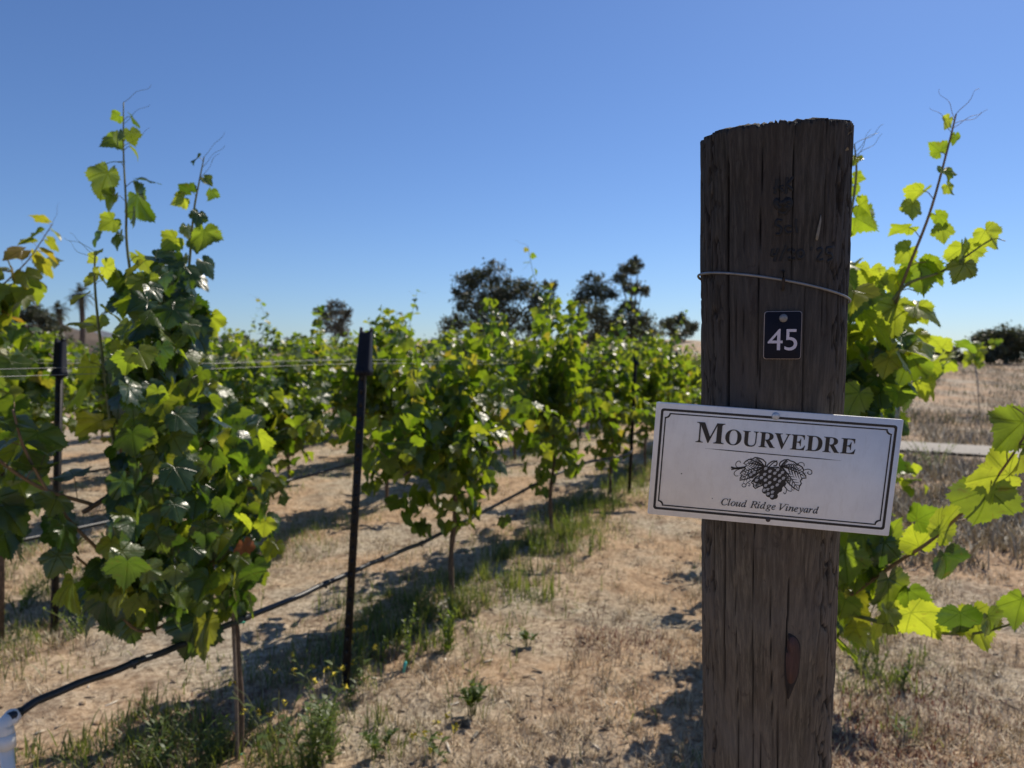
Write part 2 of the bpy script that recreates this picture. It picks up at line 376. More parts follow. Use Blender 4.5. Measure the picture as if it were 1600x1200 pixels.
a_ = me.attributes.new('crack', 'FLOAT', 'POINT'); a_.data.foreach_set('value', crk.astype(np.float32))
obj('timber', me, post)
def post_ribbon(buf, pts, wpx, lift=.0006):
    """a stroke drawn on the face of the post, following its curve"""
    P = np.array([on_post(x, y, lift) for x, y in bez(pts, 6)])
    T = norm(np.gradient(P, axis=0)); nrm = norm(np.stack([P[:, 0] - post_axis(P[:, 2])[:, 0], P[:, 1] - post_axis(P[:, 2])[:, 1], 0 * P[:, 0]], -1))
    S = np.cross(T, nrm) * (wpx * .00075 / 2) ; n = len(P)
    V = np.concatenate([P - S, P + S, P - S - nrm * .0015, P + S - nrm * .0015]); i = np.arange(n - 1)
    q = lambda a, b: np.stack([a * n + i, a * n + i + 1, b * n + i + 1, b * n + i], -1)
    buf.add(V, F4=np.concatenate([q(0, 1), q(2, 0), q(1, 3)]))
def post_patch(name, outline, mat, lift=.001):
    P = np.array([on_post(x, y, lift) for x, y in bez(outline + outline[:1], 5)[:-1]]); c = np.array([on_post(np.mean([o[0] for o in outline]), np.mean([o[1] for o in outline]), lift)])[0]
    n = len(P); mid = P * .5 + c * .5; mid = mid + norm(P - c) * 0
    back = P + np.array([math.sin(PAZ), math.cos(PAZ), 0]) * .004
    V = np.concatenate([P, mid, [c], back]); j = np.arange(n); j2 = (j + 1) % n
    me = mesh(name, V, [np.stack([j, j2, n + j2, n + j], -1), np.stack([2 * n + 1 + j, 2 * n + 1 + j2, j2, j], -1), np.stack([n + j, n + j2, np.full(n, 2 * n)], -1)], mat, origin=PB)
    return obj(name, me, post)
m_, t_, p_, o_ = newmat('bare_red_wood'); t_.links.new(ramp(t_, noise(t_, 220, 4, .7, mapping(t_, coords(t_), (1, 1, .05))), [(.3, (.035, .015, .012)), (.7, (.095, .042, .032))]), p_.inputs['Base Color']); p_.inputs['Roughness'].default_value = .75
M['scar_edge'] = plain('blackened_wood', (.024, .017, .014), .9, .5)
post_patch('knot_rim', [(1229, 1000), (1231, 990), (1238, 992), (1246, 999), (1250, 1012), (1249, 1034), (1246, 1056), (1239, 1074), (1231, 1092), (1228, 1078), (1225, 1050), (1226, 1020)], M['scar_edge'], .0012)
post_patch('knot_scar', [(1229, 1002), (1235, 994), (1243, 998), (1248, 1012), (1248, 1030), (1244, 1055), (1236, 1067), (1229, 1060), (1227, 1030)], m_, .0022)
M['resin_and_glint'] = plain('dried_resin_and_glint', (.17, .155, .13), .7, .35, 120)  # pale tone shared by the resin streak, painted edge glints and wood sliver
post_patch('resin_streak', [(1281, 335), (1282, 345), (1280, 358), (1277, 374), (1273, 373), (1276, 358), (1279, 345)], M['resin_and_glint'], .0014)
M['ink'] = plain('marker_ink', (.006, .006, .008), .7, .1)
ink = Buf()
for pts, wd in [([(1211, 303), (1213, 292), (1214, 280)], 4), ([(1214, 280), (1219, 292), (1223, 300)], 4), ([(1209, 296), (1216, 293), (1224, 291)], 4), ([(1228, 303), (1229, 290), (1230, 277)], 4), ([(1240, 275), (1234, 284), (1230, 289), (1235, 294), (1240, 300)], 4),
                ([(1223, 334), (1215, 324), (1212, 316), (1217, 312), (1223, 319), (1230, 312), (1235, 317), (1231, 326), (1224, 334)], 7), ([(1217, 318), (1223, 326), (1230, 318)], 9),
                ([(1222, 345), (1214, 344), (1213, 352), (1220, 356), (1219, 365), (1212, 366)], 3.5), ([(1231, 353), (1227, 358), (1230, 364), (1236, 362), (1237, 356), (1231, 353)], 3.2), ([(1244, 342), (1243, 352), (1245, 364)], 3.2),
                ([(1208, 389), (1206, 399), (1215, 397)], 4), ([(1216, 388), (1213, 398), (1210, 409)], 4), ([(1229, 384), (1223, 397), (1219, 408)], 3.6), ([(1231, 393), (1237, 389), (1240, 395), (1233, 405), (1242, 404)], 4.2), ([(1250, 391), (1246, 397), (1249, 404), (1255, 400), (1254, 393), (1250, 391)], 4.2),
                ([(1268, 386), (1267, 392)], 3), ([(1276, 391), (1282, 388), (1284, 394), (1277, 406), (1286, 406)], 4), ([(1300, 387), (1292, 388), (1291, 396), (1298, 397), (1300, 404), (1292, 409)], 4)]:
    post_ribbon(ink, pts, wd)
obj('handwriting', ink.mesh('handwriting', M['ink'], origin=PB), post)
glints = Buf()  # pale flakes standing in for grazing sunlight on the post's right edge
for px, py in [(1326, 196), (1328, 207), (1325, 233)]:
    q = on_post(1318, py, .0); q = q + (at(px, py, q[1]) - q) * .95
    glints.add(q + np.random.default_rng(px).normal(0, .0022, (4, 3)), F3=[[0, 1, 2], [0, 1, 3], [1, 2, 3]])
obj('edge_glint', glints.mesh('edge_glint', M['resin_and_glint'], origin=PB), post)
# wire loop round the post
def plane3(a, b, c): n = np.cross(b - a, c - a); return a, n
pa, pb, pcn = on_post(1096, 430, .002), on_post(1219, 437, .002), on_post(1316, 463, .002)
p0, pn_ = plane3(pa, pb, pcn)
ring = []
for th in np.linspace(0, 2 * math.pi, 73):
    z = pb[2]
    for _ in range(8):
        A = post_axis(z); rr = float(post_r(z)) + .0020
        x = A[0] + rr * (-math.cos(th) * math.sin(PAZ) + math.sin(th) * math.cos(PAZ)); y = A[1] + rr * (-math.cos(th) * math.cos(PAZ) - math.sin(th) * math.sin(PAZ))
        z = p0[2] - (pn_[0] * (x - p0[0]) + pn_[1] * (y - p0[1])) / pn_[2]
    ring.append((x, y, z))
wl = empty('tie_wire', pb, 'grey wire tied round the wooden post and held by a staple', 'wire')
obj('loop', Buf().tube(ring, .00135, 8, False).mesh('loop', M['wire_dark'], True, pb), wl)
s0 = on_post(1223, 424, .002); s1 = on_post(1223, 452, .002); f_ = norm(pb - np.array([*post_axis(pb[2]), pb[2]]))
obj('staple', Buf().tube([s0 - f_ * .006, s0 + f_ * .002, (s0 + s1) / 2 + f_ * .0042, s1 + f_ * .002, s1 - f_ * .006], .0016, 6).mesh('staple', M['scar_edge'], True, pb), wl)
# ------------------------------------------------------------------ lettering
GLYPH = {"bM":[[[66,0,14,0,14,6],[14,12,14,17,36,18],[52,23,61,32,71,40],[75,56,75,79,75,180],[75,281,75,382,75,397],[74,408,71,416,67,423],[61,429,53,432,44,436],[31,438,15,439,15,444],[15,450,15,455,71,455],[128,455,185,455,229,351],[273,247,317,142,361,247],[405,351,449,455,505,455],[561,455,617,455,617,450],[617,444,617,439,596,437],[581,432,573,423,564,415],[560,400,560,378,560,281],[560,183,560,85,560,66],[562,52,565,43,568,33],[574,27,582,23,590,20],[601,18,617,17,617,12],[617,6,617,0,543,0],[469,0,396,0,396,6],[396,12,396,17,412,19],[424,21,433,25,441,28],[447,35,450,44,453,53],[455,66,455,83,455,188],[455,294,455,399,399,266],[344,133,288,0,282,0],[276,0,270,0,215,130],[160,259,105,389,105,286],[105,183,105,80,105,54],[110,38,120,30,129,21],[146,17,169,17,169,12],[169,6,169,0,118,0]]],"bO":[[[295,-11,261,-11,227,-11],[197,-5,169,7,140,19],[116,36,94,58,73,79],[57,105,45,134,33,163],[28,194,28,228,28,261],[33,292,45,321,57,350],[73,376,95,397,116,419],[141,436,170,448,199,460],[231,466,265,466,298,466],[329,460,357,448,385,436],[410,420,431,399,452,377],[469,352,481,323,492,294],[498,262,498,228,498,194],[492,163,481,134,469,105],[452,79,430,58,409,36],[384,19,355,7,326,-5]],[[228,12,265,12,341,12],[379,84,379,228,379,298],[369,352,348,389,326,425],[297,443,260,443,183,443],[145,371,145,228,145,157],[156,104,177,67,199,30]]],"bU":[[[307,-13,248,-13,186,-13],[141,1,114,29,87,56],[73,98,73,155,73,230],[73,304,73,379,73,400],[69,415,61,424,52,432],[37,437,15,439,15,444],[15,450,15,455,90,455],[165,455,240,455,240,450],[240,444,240,439,224,437],[211,435,202,432,194,429],[188,423,185,415,182,407],[181,395,181,379,181,299],[181,219,181,140,181,100],[188,71,203,51,218,32],[242,22,275,22,353,22],[392,68,392,159,392,232],[392,305,392,378,392,400],[388,415,379,423,371,432],[354,437,328,439,328,444],[328,450,328,455,377,455],[426,455,474,455,474,450],[474,444,474,439,454,436],[440,430,433,421,426,413],[422,398,422,378,422,313],[422,247,422,181,422,112],[408,62,380,32,351,2]]],"bR":[[[91,0,15,0,15,6],[15,12,15,17,39,18],[54,23,62,32,71,40],[75,56,75,81,75,180],[75,279,75,379,75,400],[70,415,62,424,54,432],[39,437,16,439,16,444],[16,450,16,455,83,455],[150,455,217,455,284,455],[334,445,367,426,400,406],[417,376,417,334,417,279],[383,242,315,224,354,166],[393,108,432,50,439,39],[446,31,452,26,458,20],[467,17,478,17,479,17],[480,17,480,17,480,12],[480,6,480,0,433,0],[386,0,338,0,293,71],[247,141,201,212,195,212],[188,212,182,212,182,168],[182,124,182,81,182,56],[186,40,194,32,202,23],[218,18,242,17,242,12],[242,6,242,0,166,0]],[[182,284,182,234,189,234],[196,234,203,234,238,234],[264,242,280,258,296,275],[304,300,304,336,304,399],[277,431,224,431,206,431],[195,428,190,422,185,417],[182,404,182,385,182,335]]],"bV":[[[218,-13,212,-13,156,118],[100,250,44,381,37,397],[30,410,22,420,15,430],[3,436,-14,439,-14,444],[-14,450,-14,455,61,455],[136,455,211,455,211,450],[211,444,211,439,190,439],[175,436,166,432,157,428],[152,420,152,410,152,403],[155,392,161,378,194,300],[226,221,259,143,288,221],[318,299,348,377,352,390],[355,400,355,409,355,420],[350,428,342,432,333,436],[319,438,299,439,299,444],[299,450,299,455,347,455],[394,455,442,455,442,450],[442,444,442,439,428,439],[417,435,408,427,400,420],[391,405,382,383,331,251],[281,119,230,-13,224,-13]]],"bE":[[[143,0,14,0,14,6],[14,11,14,17,38,17],[54,21,62,30,71,38],[75,54,75,78,75,175],[75,272,75,369,75,398],[71,417,62,425,53,434],[38,439,16,439,16,444],[16,450,16,455,144,455],[271,455,399,455,399,410],[399,365,399,320,394,320],[389,320,383,320,378,361],[364,390,340,406,317,422],[281,430,232,430,217,430],[207,430,200,428,193,427],[188,423,186,417,184,411],[183,401,183,388,183,341],[183,293,183,246,186,246],[190,246,193,246,223,246],[245,254,259,269,273,284],[283,310,288,345,293,345],[299,345,304,345,304,270],[304,194,304,118,299,118],[293,118,287,118,285,145],[280,166,273,181,266,197],[255,207,241,213,227,219],[208,222,185,222,184,222],[184,222,183,222,183,171],[183,119,183,67,183,51],[186,40,192,35,198,30],[211,28,230,28,263,28],[291,31,313,39,336,46],[355,58,371,75,386,92],[400,114,411,143,417,143],[424,143,430,143,421,95],[411,48,402,0,273,0]]],"bD":[[[90,0,20,0,20,6],[20,12,20,17,41,18],[55,22,63,30,70,37],[74,52,74,75,74,174],[74,274,74,374,74,400],[70,418,61,426,52,434],[37,439,15,439,15,444],[15,450,15,455,84,455],[153,455,222,455,302,455],[363,436,405,396,447,357],[468,301,468,228,468,76],[388,0,228,0,159,0]],[[206,24,222,24,266,24],[299,41,319,75,340,109],[351,160,351,229,351,365],[308,433,223,433,206,433],[195,430,190,423,185,417],[182,404,182,385,182,281],[182,176,182,72,182,53],[185,40,190,34,195,27]]],"iC":[[[257,-10,218,-10,179,-10],[145,-2,117,13,88,28],[65,50,49,78,33,107],[26,140,26,179,26,211],[32,244,46,276,60,308],[78,337,102,365,125,392],[152,415,181,433,227,461],[273,475,321,475,347,475],[377,469,412,457,419,455],[425,453,430,453,440,453],[448,459,453,470,458,470],[462,470,467,470,458,424],[448,378,439,332,435,332],[430,332,425,332,426,336],[426,340,426,343,426,347],[426,350,426,353,425,385],[417,410,400,427,384,444],[360,453,328,453,300,453],[273,445,246,430,219,416],[196,395,174,370,153,344],[136,314,124,281,111,247],[105,212,105,175,105,126],[117,88,140,60,164,33],[196,19,236,19,296,19],[350,47,399,103,403,99],[407,95,412,91,384,57],[354,31,323,15,292,-2]]],"iR":[[[30,0,-34,0,-32,4],[-31,9,-30,13,-29,13],[-28,13,-27,13,-6,13],[10,18,19,27,29,35],[36,51,42,73,70,177],[98,281,126,385,130,399],[132,411,132,420,132,431],[128,439,120,443,112,448],[99,450,81,451,82,456],[84,460,85,465,150,465],[216,465,281,465,328,465],[364,456,388,438,411,421],[423,396,423,364,423,300],[379,257,289,235,310,185],[331,135,351,85,362,61],[372,43,381,31,391,19],[403,13,419,13,420,13],[421,13,422,13,420,9],[419,4,418,0,383,0],[348,0,314,0,283,76],[252,152,221,228,216,228],[211,228,206,228,195,228],[185,229,176,229,167,229],[159,230,152,231,140,184],[127,136,114,89,109,68],[106,54,106,46,106,33],[110,25,118,20,126,15],[138,13,154,13,157,13],[159,13,162,13,161,9],[159,4,158,0,94,0]],[[194,250,202,250,249,250],[284,260,309,280,334,301],[347,328,347,363,347,416],[315,443,251,443,240,443],[231,442,224,440,218,438],[212,433,209,427,205,421],[201,411,197,398,184,350],[171,301,158,253,165,252],[172,252,179,251,186,250]]],"iV":[[[85,-10,80,-10,85,125],[91,260,96,395,97,416],[93,431,86,439,78,447],[64,451,44,451,42,451],[40,451,38,451,39,456],[39,460,40,465,102,465],[164,465,226,465,225,461],[224,457,223,453,221,453],[219,453,218,453,196,453],[182,448,174,439,167,430],[163,413,162,387,158,290],[153,193,149,95,227,188],[306,282,384,375,407,402],[418,420,418,430,418,439],[414,444,406,447,399,450],[387,451,371,451,372,456],[373,460,373,465,421,465],[469,465,516,465,515,460],[513,456,512,451,511,451],[511,451,510,451,498,451],[485,446,473,434,460,423],[445,406,426,384,316,253],[205,121,95,-10,90,-10]]],"il":[[[44,-7,32,-7,21,-7],[13,-4,7,2,1,8],[-2,16,-2,26,-2,32],[-1,42,2,54,5,66],[9,81,13,99,42,204],[70,308,98,412,100,420],[101,427,101,433,101,443],[98,450,92,453,86,456],[75,458,58,459,59,463],[59,467,60,471,77,473],[91,475,104,476,116,478],[126,480,134,482,151,485],[161,487,163,487,169,487],[172,485,171,481,170,476],[169,471,168,465,133,338],[98,211,62,84,58,66],[56,55,56,50,56,39],[60,34,68,34,80,34],[98,50,122,82,126,79],[129,75,133,72,114,45],[95,25,77,12,59,-1]]],"io":[[[139,-8,105,-8,72,-8],[46,2,26,22,6,42],[-4,69,-4,102,-4,128],[2,153,14,178,26,204],[42,227,61,247,81,268],[104,285,128,298,152,310],[177,316,201,316,236,316],[263,306,283,286,304,267],[314,240,314,206,314,184],[309,161,299,138,290,115],[276,93,260,73,243,53],[224,36,203,23,172,2]],[[95,11,113,11,131,11],[149,18,166,32,183,46],[198,63,211,85,224,107],[235,131,243,155,251,180],[255,204,255,226,255,275],[236,299,197,299,176,299],[154,288,132,268,111,247],[93,219,78,183,63,148],[56,115,56,83,56,60],[61,42,71,30,81,18]]],"iu":[[[72,-8,46,-8,32,-8],[22,-4,15,4,8,12],[4,23,4,38,4,45],[5,56,8,69,10,81],[14,97,19,116,29,153],[40,191,50,228,52,235],[54,241,54,247,55,253],[56,259,56,265,56,274],[53,280,47,283,41,286],[30,287,13,287,14,291],[15,296,15,300,32,302],[47,304,59,306,72,307],[82,309,90,311,107,315],[117,316,119,316,125,316],[128,315,128,312,128,310],[127,307,127,304,126,301],[126,298,125,296,107,233],[89,170,71,107,67,93],[64,82,62,74,60,65],[59,58,59,54,59,39],[66,32,79,32,92,32],[107,40,124,54,141,69],[159,89,177,115,195,140],[212,170,227,203,242,237],[253,272,261,309,279,309],[296,309,314,309,294,237],[275,164,255,92,249,71],[246,56,246,47,246,37],[251,32,260,32,274,32],[292,49,315,84,318,81],[321,78,324,75,292,19],[258,-8,222,-8,200,-8],[189,4,189,27,189,40],[192,58,199,81,206,105],[213,129,220,153,186,99],[155,59,127,32,99,5]]],"id":[[[87,-8,61,-8,39,-8],[22,-1,10,13,-3,28],[-9,48,-9,73,-9,95],[-4,118,5,143,15,169],[28,193,44,217,60,241],[79,261,99,279,115,292],[130,301,146,307,161,313],[177,316,192,316,219,316],[236,309,242,293,253,334],[263,375,273,416,274,419],[274,422,275,426,275,429],[275,433,275,436,275,443],[273,448,268,451,263,453],[255,455,243,455,240,455],[236,455,233,455,234,459],[235,463,236,467,266,469],[289,473,306,479,322,484],[333,487,338,487,343,487],[345,485,345,480,345,478],[344,476,344,473,343,471],[343,469,343,468,308,339],[274,210,240,81,239,73],[237,66,236,60,234,54],[234,49,234,44,234,35],[239,30,250,30,261,30],[280,47,306,81,310,78],[313,75,317,72,296,45],[278,24,263,11,247,-2],[232,-8,217,-8,194,-8],[183,4,183,27,183,44],[189,73,201,112,178,71],[155,41,133,21,111,2]],[[79,28,91,28,102,28],[115,33,127,43,140,54],[153,68,165,85,178,103],[189,122,199,142,209,163],[217,183,223,204,229,224],[232,243,232,259,232,272],[229,282,223,289,217,297],[208,300,198,300,176,300],[154,289,132,268,110,246],[91,216,75,178,59,139],[51,106,51,78,51,62],[55,50,62,41,69,32]]],"ii":[[[132,394,122,394,113,394],[105,397,98,404,91,410],[88,418,88,428,88,437],[91,445,98,452,105,459],[113,463,122,463,132,463],[140,459,147,452,154,445],[157,437,157,428,157,418],[154,410,147,403,140,397]],[[66,-8,33,-8,11,-8],[0,4,0,29,0,36],[1,44,3,53,6,62],[8,73,11,86,26,138],[41,189,55,241,56,245],[57,249,58,254,59,258],[60,262,60,264,60,273],[56,279,50,282,43,286],[32,287,17,287,18,291],[19,295,20,299,37,301],[52,303,65,305,78,307],[88,308,96,310,112,314],[121,316,124,316,128,316],[131,314,131,308,131,306],[131,305,130,303,130,301],[129,298,128,296,107,224],[85,151,63,79,60,66],[58,57,58,52,58,39],[62,32,72,32,85,32],[105,49,130,84,133,81],[136,77,140,74,102,19]]],"ig":[[[95,-153,63,-153,28,-153],[0,-146,-21,-131,-41,-116],[-52,-97,-52,-75,-52,-37],[-23,-4,36,24,16,33],[6,44,6,57,6,65],[11,74,21,84,34,96],[46,109,58,121,26,138],[10,163,10,195,10,217],[16,237,29,256,41,275],[58,290,80,301,101,313],[125,318,152,318,167,318],[186,315,206,307,227,299],[240,296,246,296,260,296],[275,296,289,296,289,286],[289,276,289,266,274,266],[259,266,243,266,246,257],[248,247,248,236,248,213],[242,192,229,174,216,155],[200,140,179,130,158,119],[135,113,110,113,101,113],[91,114,82,116,68,105],[60,96,60,87,60,75],[78,65,112,54,147,44],[174,32,194,19,213,5],[223,-14,223,-40,223,-62],[216,-82,203,-99,190,-116],[171,-130,147,-139,123,-148]],[[81,129,111,129,126,129],[139,135,151,146,163,157],[172,172,180,190,187,208],[191,228,191,249,191,266],[187,279,179,288,171,298],[160,302,147,302,134,302],[121,297,108,285,96,274],[86,259,78,241,70,223],[66,203,66,182,66,147]],[[19,-132,75,-132,142,-132],[176,-108,176,-60,176,-49],[172,-40,163,-31,155,-23],[144,-16,132,-10,119,-4],[106,1,94,5,76,12],[62,16,52,18,11,-6],[-9,-33,-9,-64,-9,-109]]],"in":[[[257,-9,222,-9,212,-9],[204,-6,198,1,192,7],[189,16,189,28,189,41],[198,78,216,140,233,203],[242,241,242,254,242,268],[237,275,225,275,216,275],[207,271,195,263,184,256],[172,245,159,232,147,219],[135,205,123,189,111,174],[101,158,93,142,76,110],[59,63,42,0,24,0],[6,0,-12,0,10,74],[31,147,53,221,59,240],[62,254,62,263,62,271],[59,277,53,280,47,283],[37,285,23,285,21,285],[19,285,17,285,18,289],[19,293,19,297,38,299],[54,301,67,303,81,305],[92,307,100,310,117,314],[127,316,130,316,131,316],[132,316,133,314,134,312],[134,310,133,308,120,264],[106,221,93,177,127,224],[158,258,188,281,218,304],[243,315,263,315,289,315],[302,303,302,278,302,270],[301,261,300,252,298,242],[296,233,293,222,280,178],[267,133,254,88,251,78],[249,70,247,64,246,58],[245,53,245,49,245,39],[250,34,259,34,272,34],[290,53,312,91,315,88],[319,85,322,83,290,22]]],"iy":[[[-32,-153,-44,-153,-54,-153],[-62,-151,-68,-145,-74,-140],[-77,-133,-77,-125,-77,-117],[-75,-111,-69,-106,-64,-101],[-57,-98,-48,-98,-42,-98],[-36,-100,-30,-103,-24,-107],[-17,-109,-9,-109,1,-109],[15,-96,34,-69,49,-48],[64,-28,79,-7,68,54],[56,115,44,175,41,191],[38,204,36,216,33,227],[31,237,29,244,24,258],[18,269,11,276,3,283],[-9,287,-24,287,-24,291],[-23,295,-22,299,-11,300],[-1,301,8,303,18,305],[26,307,32,310,45,314],[55,316,62,316,69,316],[76,297,85,258,89,239],[94,212,100,179,107,145],[114,105,123,57,143,90],[160,117,173,138,186,160],[195,176,200,186,206,196],[210,205,213,213,215,221],[217,228,217,233,217,245],[211,254,201,260,198,262],[194,264,190,268,186,272],[184,279,184,288,184,296],[187,303,192,308,198,313],[205,316,214,316,225,316],[233,312,239,304,246,297],[249,286,249,273,249,244],[235,207,208,158,199,142],[188,124,175,102,162,81],[148,58,133,35,118,12],[102,-11,86,-34,70,-56],[55,-76,39,-94,23,-112],[8,-126,-6,-137,-20,-148]]],"ia":[[[74,-8,50,-8,32,-8],[18,-2,8,10,-2,23],[-7,41,-7,64,-7,101],[2,138,18,175,35,213],[59,246,90,274,120,302],[152,316,183,316,212,316],[228,304,232,280,235,290],[238,299,241,309,258,309],[275,309,292,309,272,236],[251,163,231,90,225,69],[222,53,222,44,222,38],[225,35,233,35,242,35],[259,50,282,80,285,77],[288,75,291,72,255,19],[223,-8,195,-8,177,-8],[168,2,168,23,168,36],[176,68,191,118,165,75],[141,44,119,23,97,2]],[[63,33,82,33,92,33],[103,38,116,48,128,58],[140,71,152,87,164,103],[175,121,185,141,196,161],[204,181,210,201,216,222],[219,240,219,257,219,285],[208,299,185,299,164,299],[143,288,124,266,104,243],[87,213,74,175,67,156],[62,139,58,122,55,105],[53,88,53,73,53,46]]],"ir":[[[5,0,-13,0,7,70],[26,139,46,209,52,233],[56,250,56,259,56,270],[53,276,47,279,41,281],[29,283,13,284,13,288],[14,293,15,297,32,300],[47,302,59,304,72,306],[82,308,90,310,106,314],[116,316,118,316,124,316],[126,313,124,308,113,265],[101,222,89,179,142,271],[181,316,208,316,216,316],[224,313,229,307,234,301],[237,293,237,283,237,271],[233,261,226,253,219,244],[210,240,200,240,193,240],[186,243,180,248,174,253],[171,259,170,268,113,210],[70,120,41,0,23,0]]],"ie":[[[116,-7,89,-7,60,-7],[37,2,21,21,4,39],[-4,65,-4,99,-4,120],[0,142,9,165,18,188],[30,210,46,231,62,252],[80,269,101,283,132,305],[164,316,195,316,216,316],[231,312,242,303,253,294],[258,282,258,266,258,238],[241,212,208,189,175,167],[126,151,61,142,59,133],[58,125,57,118,57,110],[56,104,56,98,56,50],[77,26,119,26,151,26],[185,44,221,81,224,78],[228,75,231,71,210,44],[187,25,165,12,142,0]],[[72,185,64,158,109,164],[144,178,168,199,192,220],[204,244,204,271,204,289],[196,298,180,298,166,298],[152,292,137,280,122,268],[108,251,95,230,82,209]]],"s4":[[[398,565,398,691,384,691],[370,691,356,691,241,550],[126,410,11,269,11,254],[11,239,11,224,107,224],[204,224,300,224,300,149],[300,75,300,0,333,0],[365,0,398,0,398,75],[398,149,398,224,422,224],[447,224,471,224,471,253],[471,283,471,312,447,312],[422,312,398,312,398,438]],[[246,441,298,506,299,506],[299,506,300,506,300,441],[300,377,300,312,247,312],[195,312,142,312,194,377]]],"s5":[[[404,653,404,682,303,682],[202,682,101,682,101,564],[101,445,101,327,251,363],[340,294,340,207,340,140],[276,84,199,84,149,84],[99,101,50,134,50,100],[50,67,50,33,109,3],[156,-9,215,-9,344,-9],[438,83,438,209,438,335],[344,432,190,423,190,480],[190,537,190,594,261,594],[333,594,404,594,404,623]]]}
def text_mesh(name, items, mat, thick=.0002):
    """items: (glyph key, x, y, scale); one filled mesh in the XY plane"""
    cu = bpy.data.curves.new(name, 'CURVE'); cu.dimensions = '2D'; cu.fill_mode = 'BOTH'; cu.extrude = thick; cu.resolution_u = 6
    for key, x, y, s in items:
        for sp in GLYPH[key]:
            b = cu.splines.new('BEZIER'); b.bezier_points.add(len(sp) - 1); b.use_cyclic_u = True
            for q, a in zip(b.bezier_points, sp):
                q.handle_left_type = q.handle_right_type = 'FREE'
                q.handle_left = (x + a[0] * s, y + a[1] * s, 0); q.co = (x + a[2] * s, y + a[3] * s, 0); q.handle_right = (x + a[4] * s, y + a[5] * s, 0)
    o = bpy.data.objects.new(name, cu); C.objects.link(o); dg = bpy.context.evaluated_depsgraph_get()
    me = bpy.data.meshes.new_from_object(o.evaluated_get(dg)); me.name = name
    bpy.data.objects.remove(o); bpy.data.curves.remove(cu)
    me.materials.clear(); me.materials.append(mat); return me
def gw(k):
    xs = [v for s in GLYPH[k] for a in s for v in (a[2],)]
    return min(xs), max(xs)
KERN = {('R', 'V'): -62, ('V', 'E'): -8, ('V', 'i'): -78, ('C', 'l'): -34, ('R', 'i'): -10, ('y', 'a'): -16, ('e', 'y'): -10}
def layout(seq, track, space=160):
    """place glyphs side by side; seq of (key or ' ', scale)"""
    x = 0; out = []; prev = ''
    for k, s in seq:
        if k == ' ': x += space * s; prev = ''; continue
        x += KERN.get((prev[-1:], k[-1]), 0) * s; prev = k
        a, b = gw(k); out.append((k, x - a * s, 0, s)); x += (b - a) * s + track * s
    return out, x - track
# ------------------------------------------------------------------ the variety sign
sa = math.radians(8.0)
axz = 1.266; A = post_axis(axz); f_ = np.array([-math.sin(sa), -math.cos(sa), 0]); ex0 = np.array([math.cos(sa), -math.sin(sa), 0])
up0 = norm(LEAN - f_ * LEAN.dot(f_)); up0 = norm(LEAN - ex0 * LEAN.dot(ex0)); nrm = norm(np.cross(ex0, up0)); nrm = nrm if nrm.dot(f_) > 0 else -nrm
pt0 = np.array([A[0], A[1], axz]) + nrm * (float(post_r(axz)) + .0052)
def on_plane(px, py, p0, n):
    o = np.array([0, 0, CAMZ]); r = ray(px, py); return o + r * ((p0 - o).dot(n) / r.dot(n))
cor = [on_plane(x, y, pt0, nrm) for x, y in ((1025, 628), (1408, 656), (1393, 838), (1013, 803))]
EX = norm(cor[1] - cor[0] + cor[2] - cor[3]); EY = np.cross(nrm, EX); SC = sum(cor) / 4
SW = (np.linalg.norm(cor[1] - cor[0]) + np.linalg.norm(cor[2] - cor[3])) / 2; SH = (np.linalg.norm(cor[0] - cor[3]) + np.linalg.norm(cor[1] - cor[2])) / 2
def loc(px, py):
    q = on_plane(px, py, pt0, nrm) - SC; return np.array([q.dot(EX), q.dot(EY)])
def crop(cx, cy): return loc(1000 + cx * .2625, 600 + cy * .2625)
sign = bpy.data.objects.new('vineyard_sign', None); C.objects.link(sign); sign.empty_display_size = .05
sign.matrix_world = Matrix(((EX[0], EY[0], nrm[0], SC[0]), (EX[1], EY[1], nrm[1], SC[1]), (EX[2], EY[2], nrm[2], SC[2]), (0, 0, 0, 1)))
tag(sign, 'white rectangular sign reading Mourvedre, nailed crookedly to the wooden post', 'sign')
def rrect(wd, hg, r, n=6, notch=False):
    out = []
    for cx, cy, a0 in ((wd / 2 - r, hg / 2 - r, 0), (-wd / 2 + r, hg / 2 - r, 90), (-wd / 2 + r, -hg / 2 + r, 180), (wd / 2 - r, -hg / 2 + r, 270)):
        for k in range(n + 1):
            if notch:
                a = R(a0 + 270 - 0 - 90 * k / n); ox = cx + r * (1 if cx > 0 else -1); oy = cy + r * (1 if cy > 0 else -1)
                s0 = {0: (270, 180), 90: (0, -90), 180: (90, 0), 270: (180, 90)}[a0]
                a = R(s0[0] + (s0[1] - s0[0]) * k / n); out.append((ox + r * math.cos(a), oy + r * math.sin(a)))
            else:
                a = R(a0 + 90 * k / n); out.append((cx + r * math.cos(a), cy + r * math.sin(a)))
    return np.array(out)
def slab(name, outline, z0, z1, mat, parent, bevel=0.0):
    n = len(outline); P = np.asarray(outline); c = P.mean(0); j = np.arange(n); j2 = (j + 1) % n
    Pi = P - norm(P - c) * bevel
    V = np.concatenate([np.c_[P, np.full(n, z0)], np.c_[P, np.full(n, z1 - bevel)], np.c_[Pi, np.full(n, z1)]])
    F = [np.concatenate([np.stack([j, j2, n + j2, n + j], -1), np.stack([n + j, n + j2, 2 * n + j2, 2 * n + j], -1)]), np.array([np.arange(2 * n, 3 * n)]), np.array([np.arange(n)[::-1]])]
    return obj(name, mesh(name, V, F, mat), parent)
m_, t_, p_, o_ = newmat('white_sign_panel')
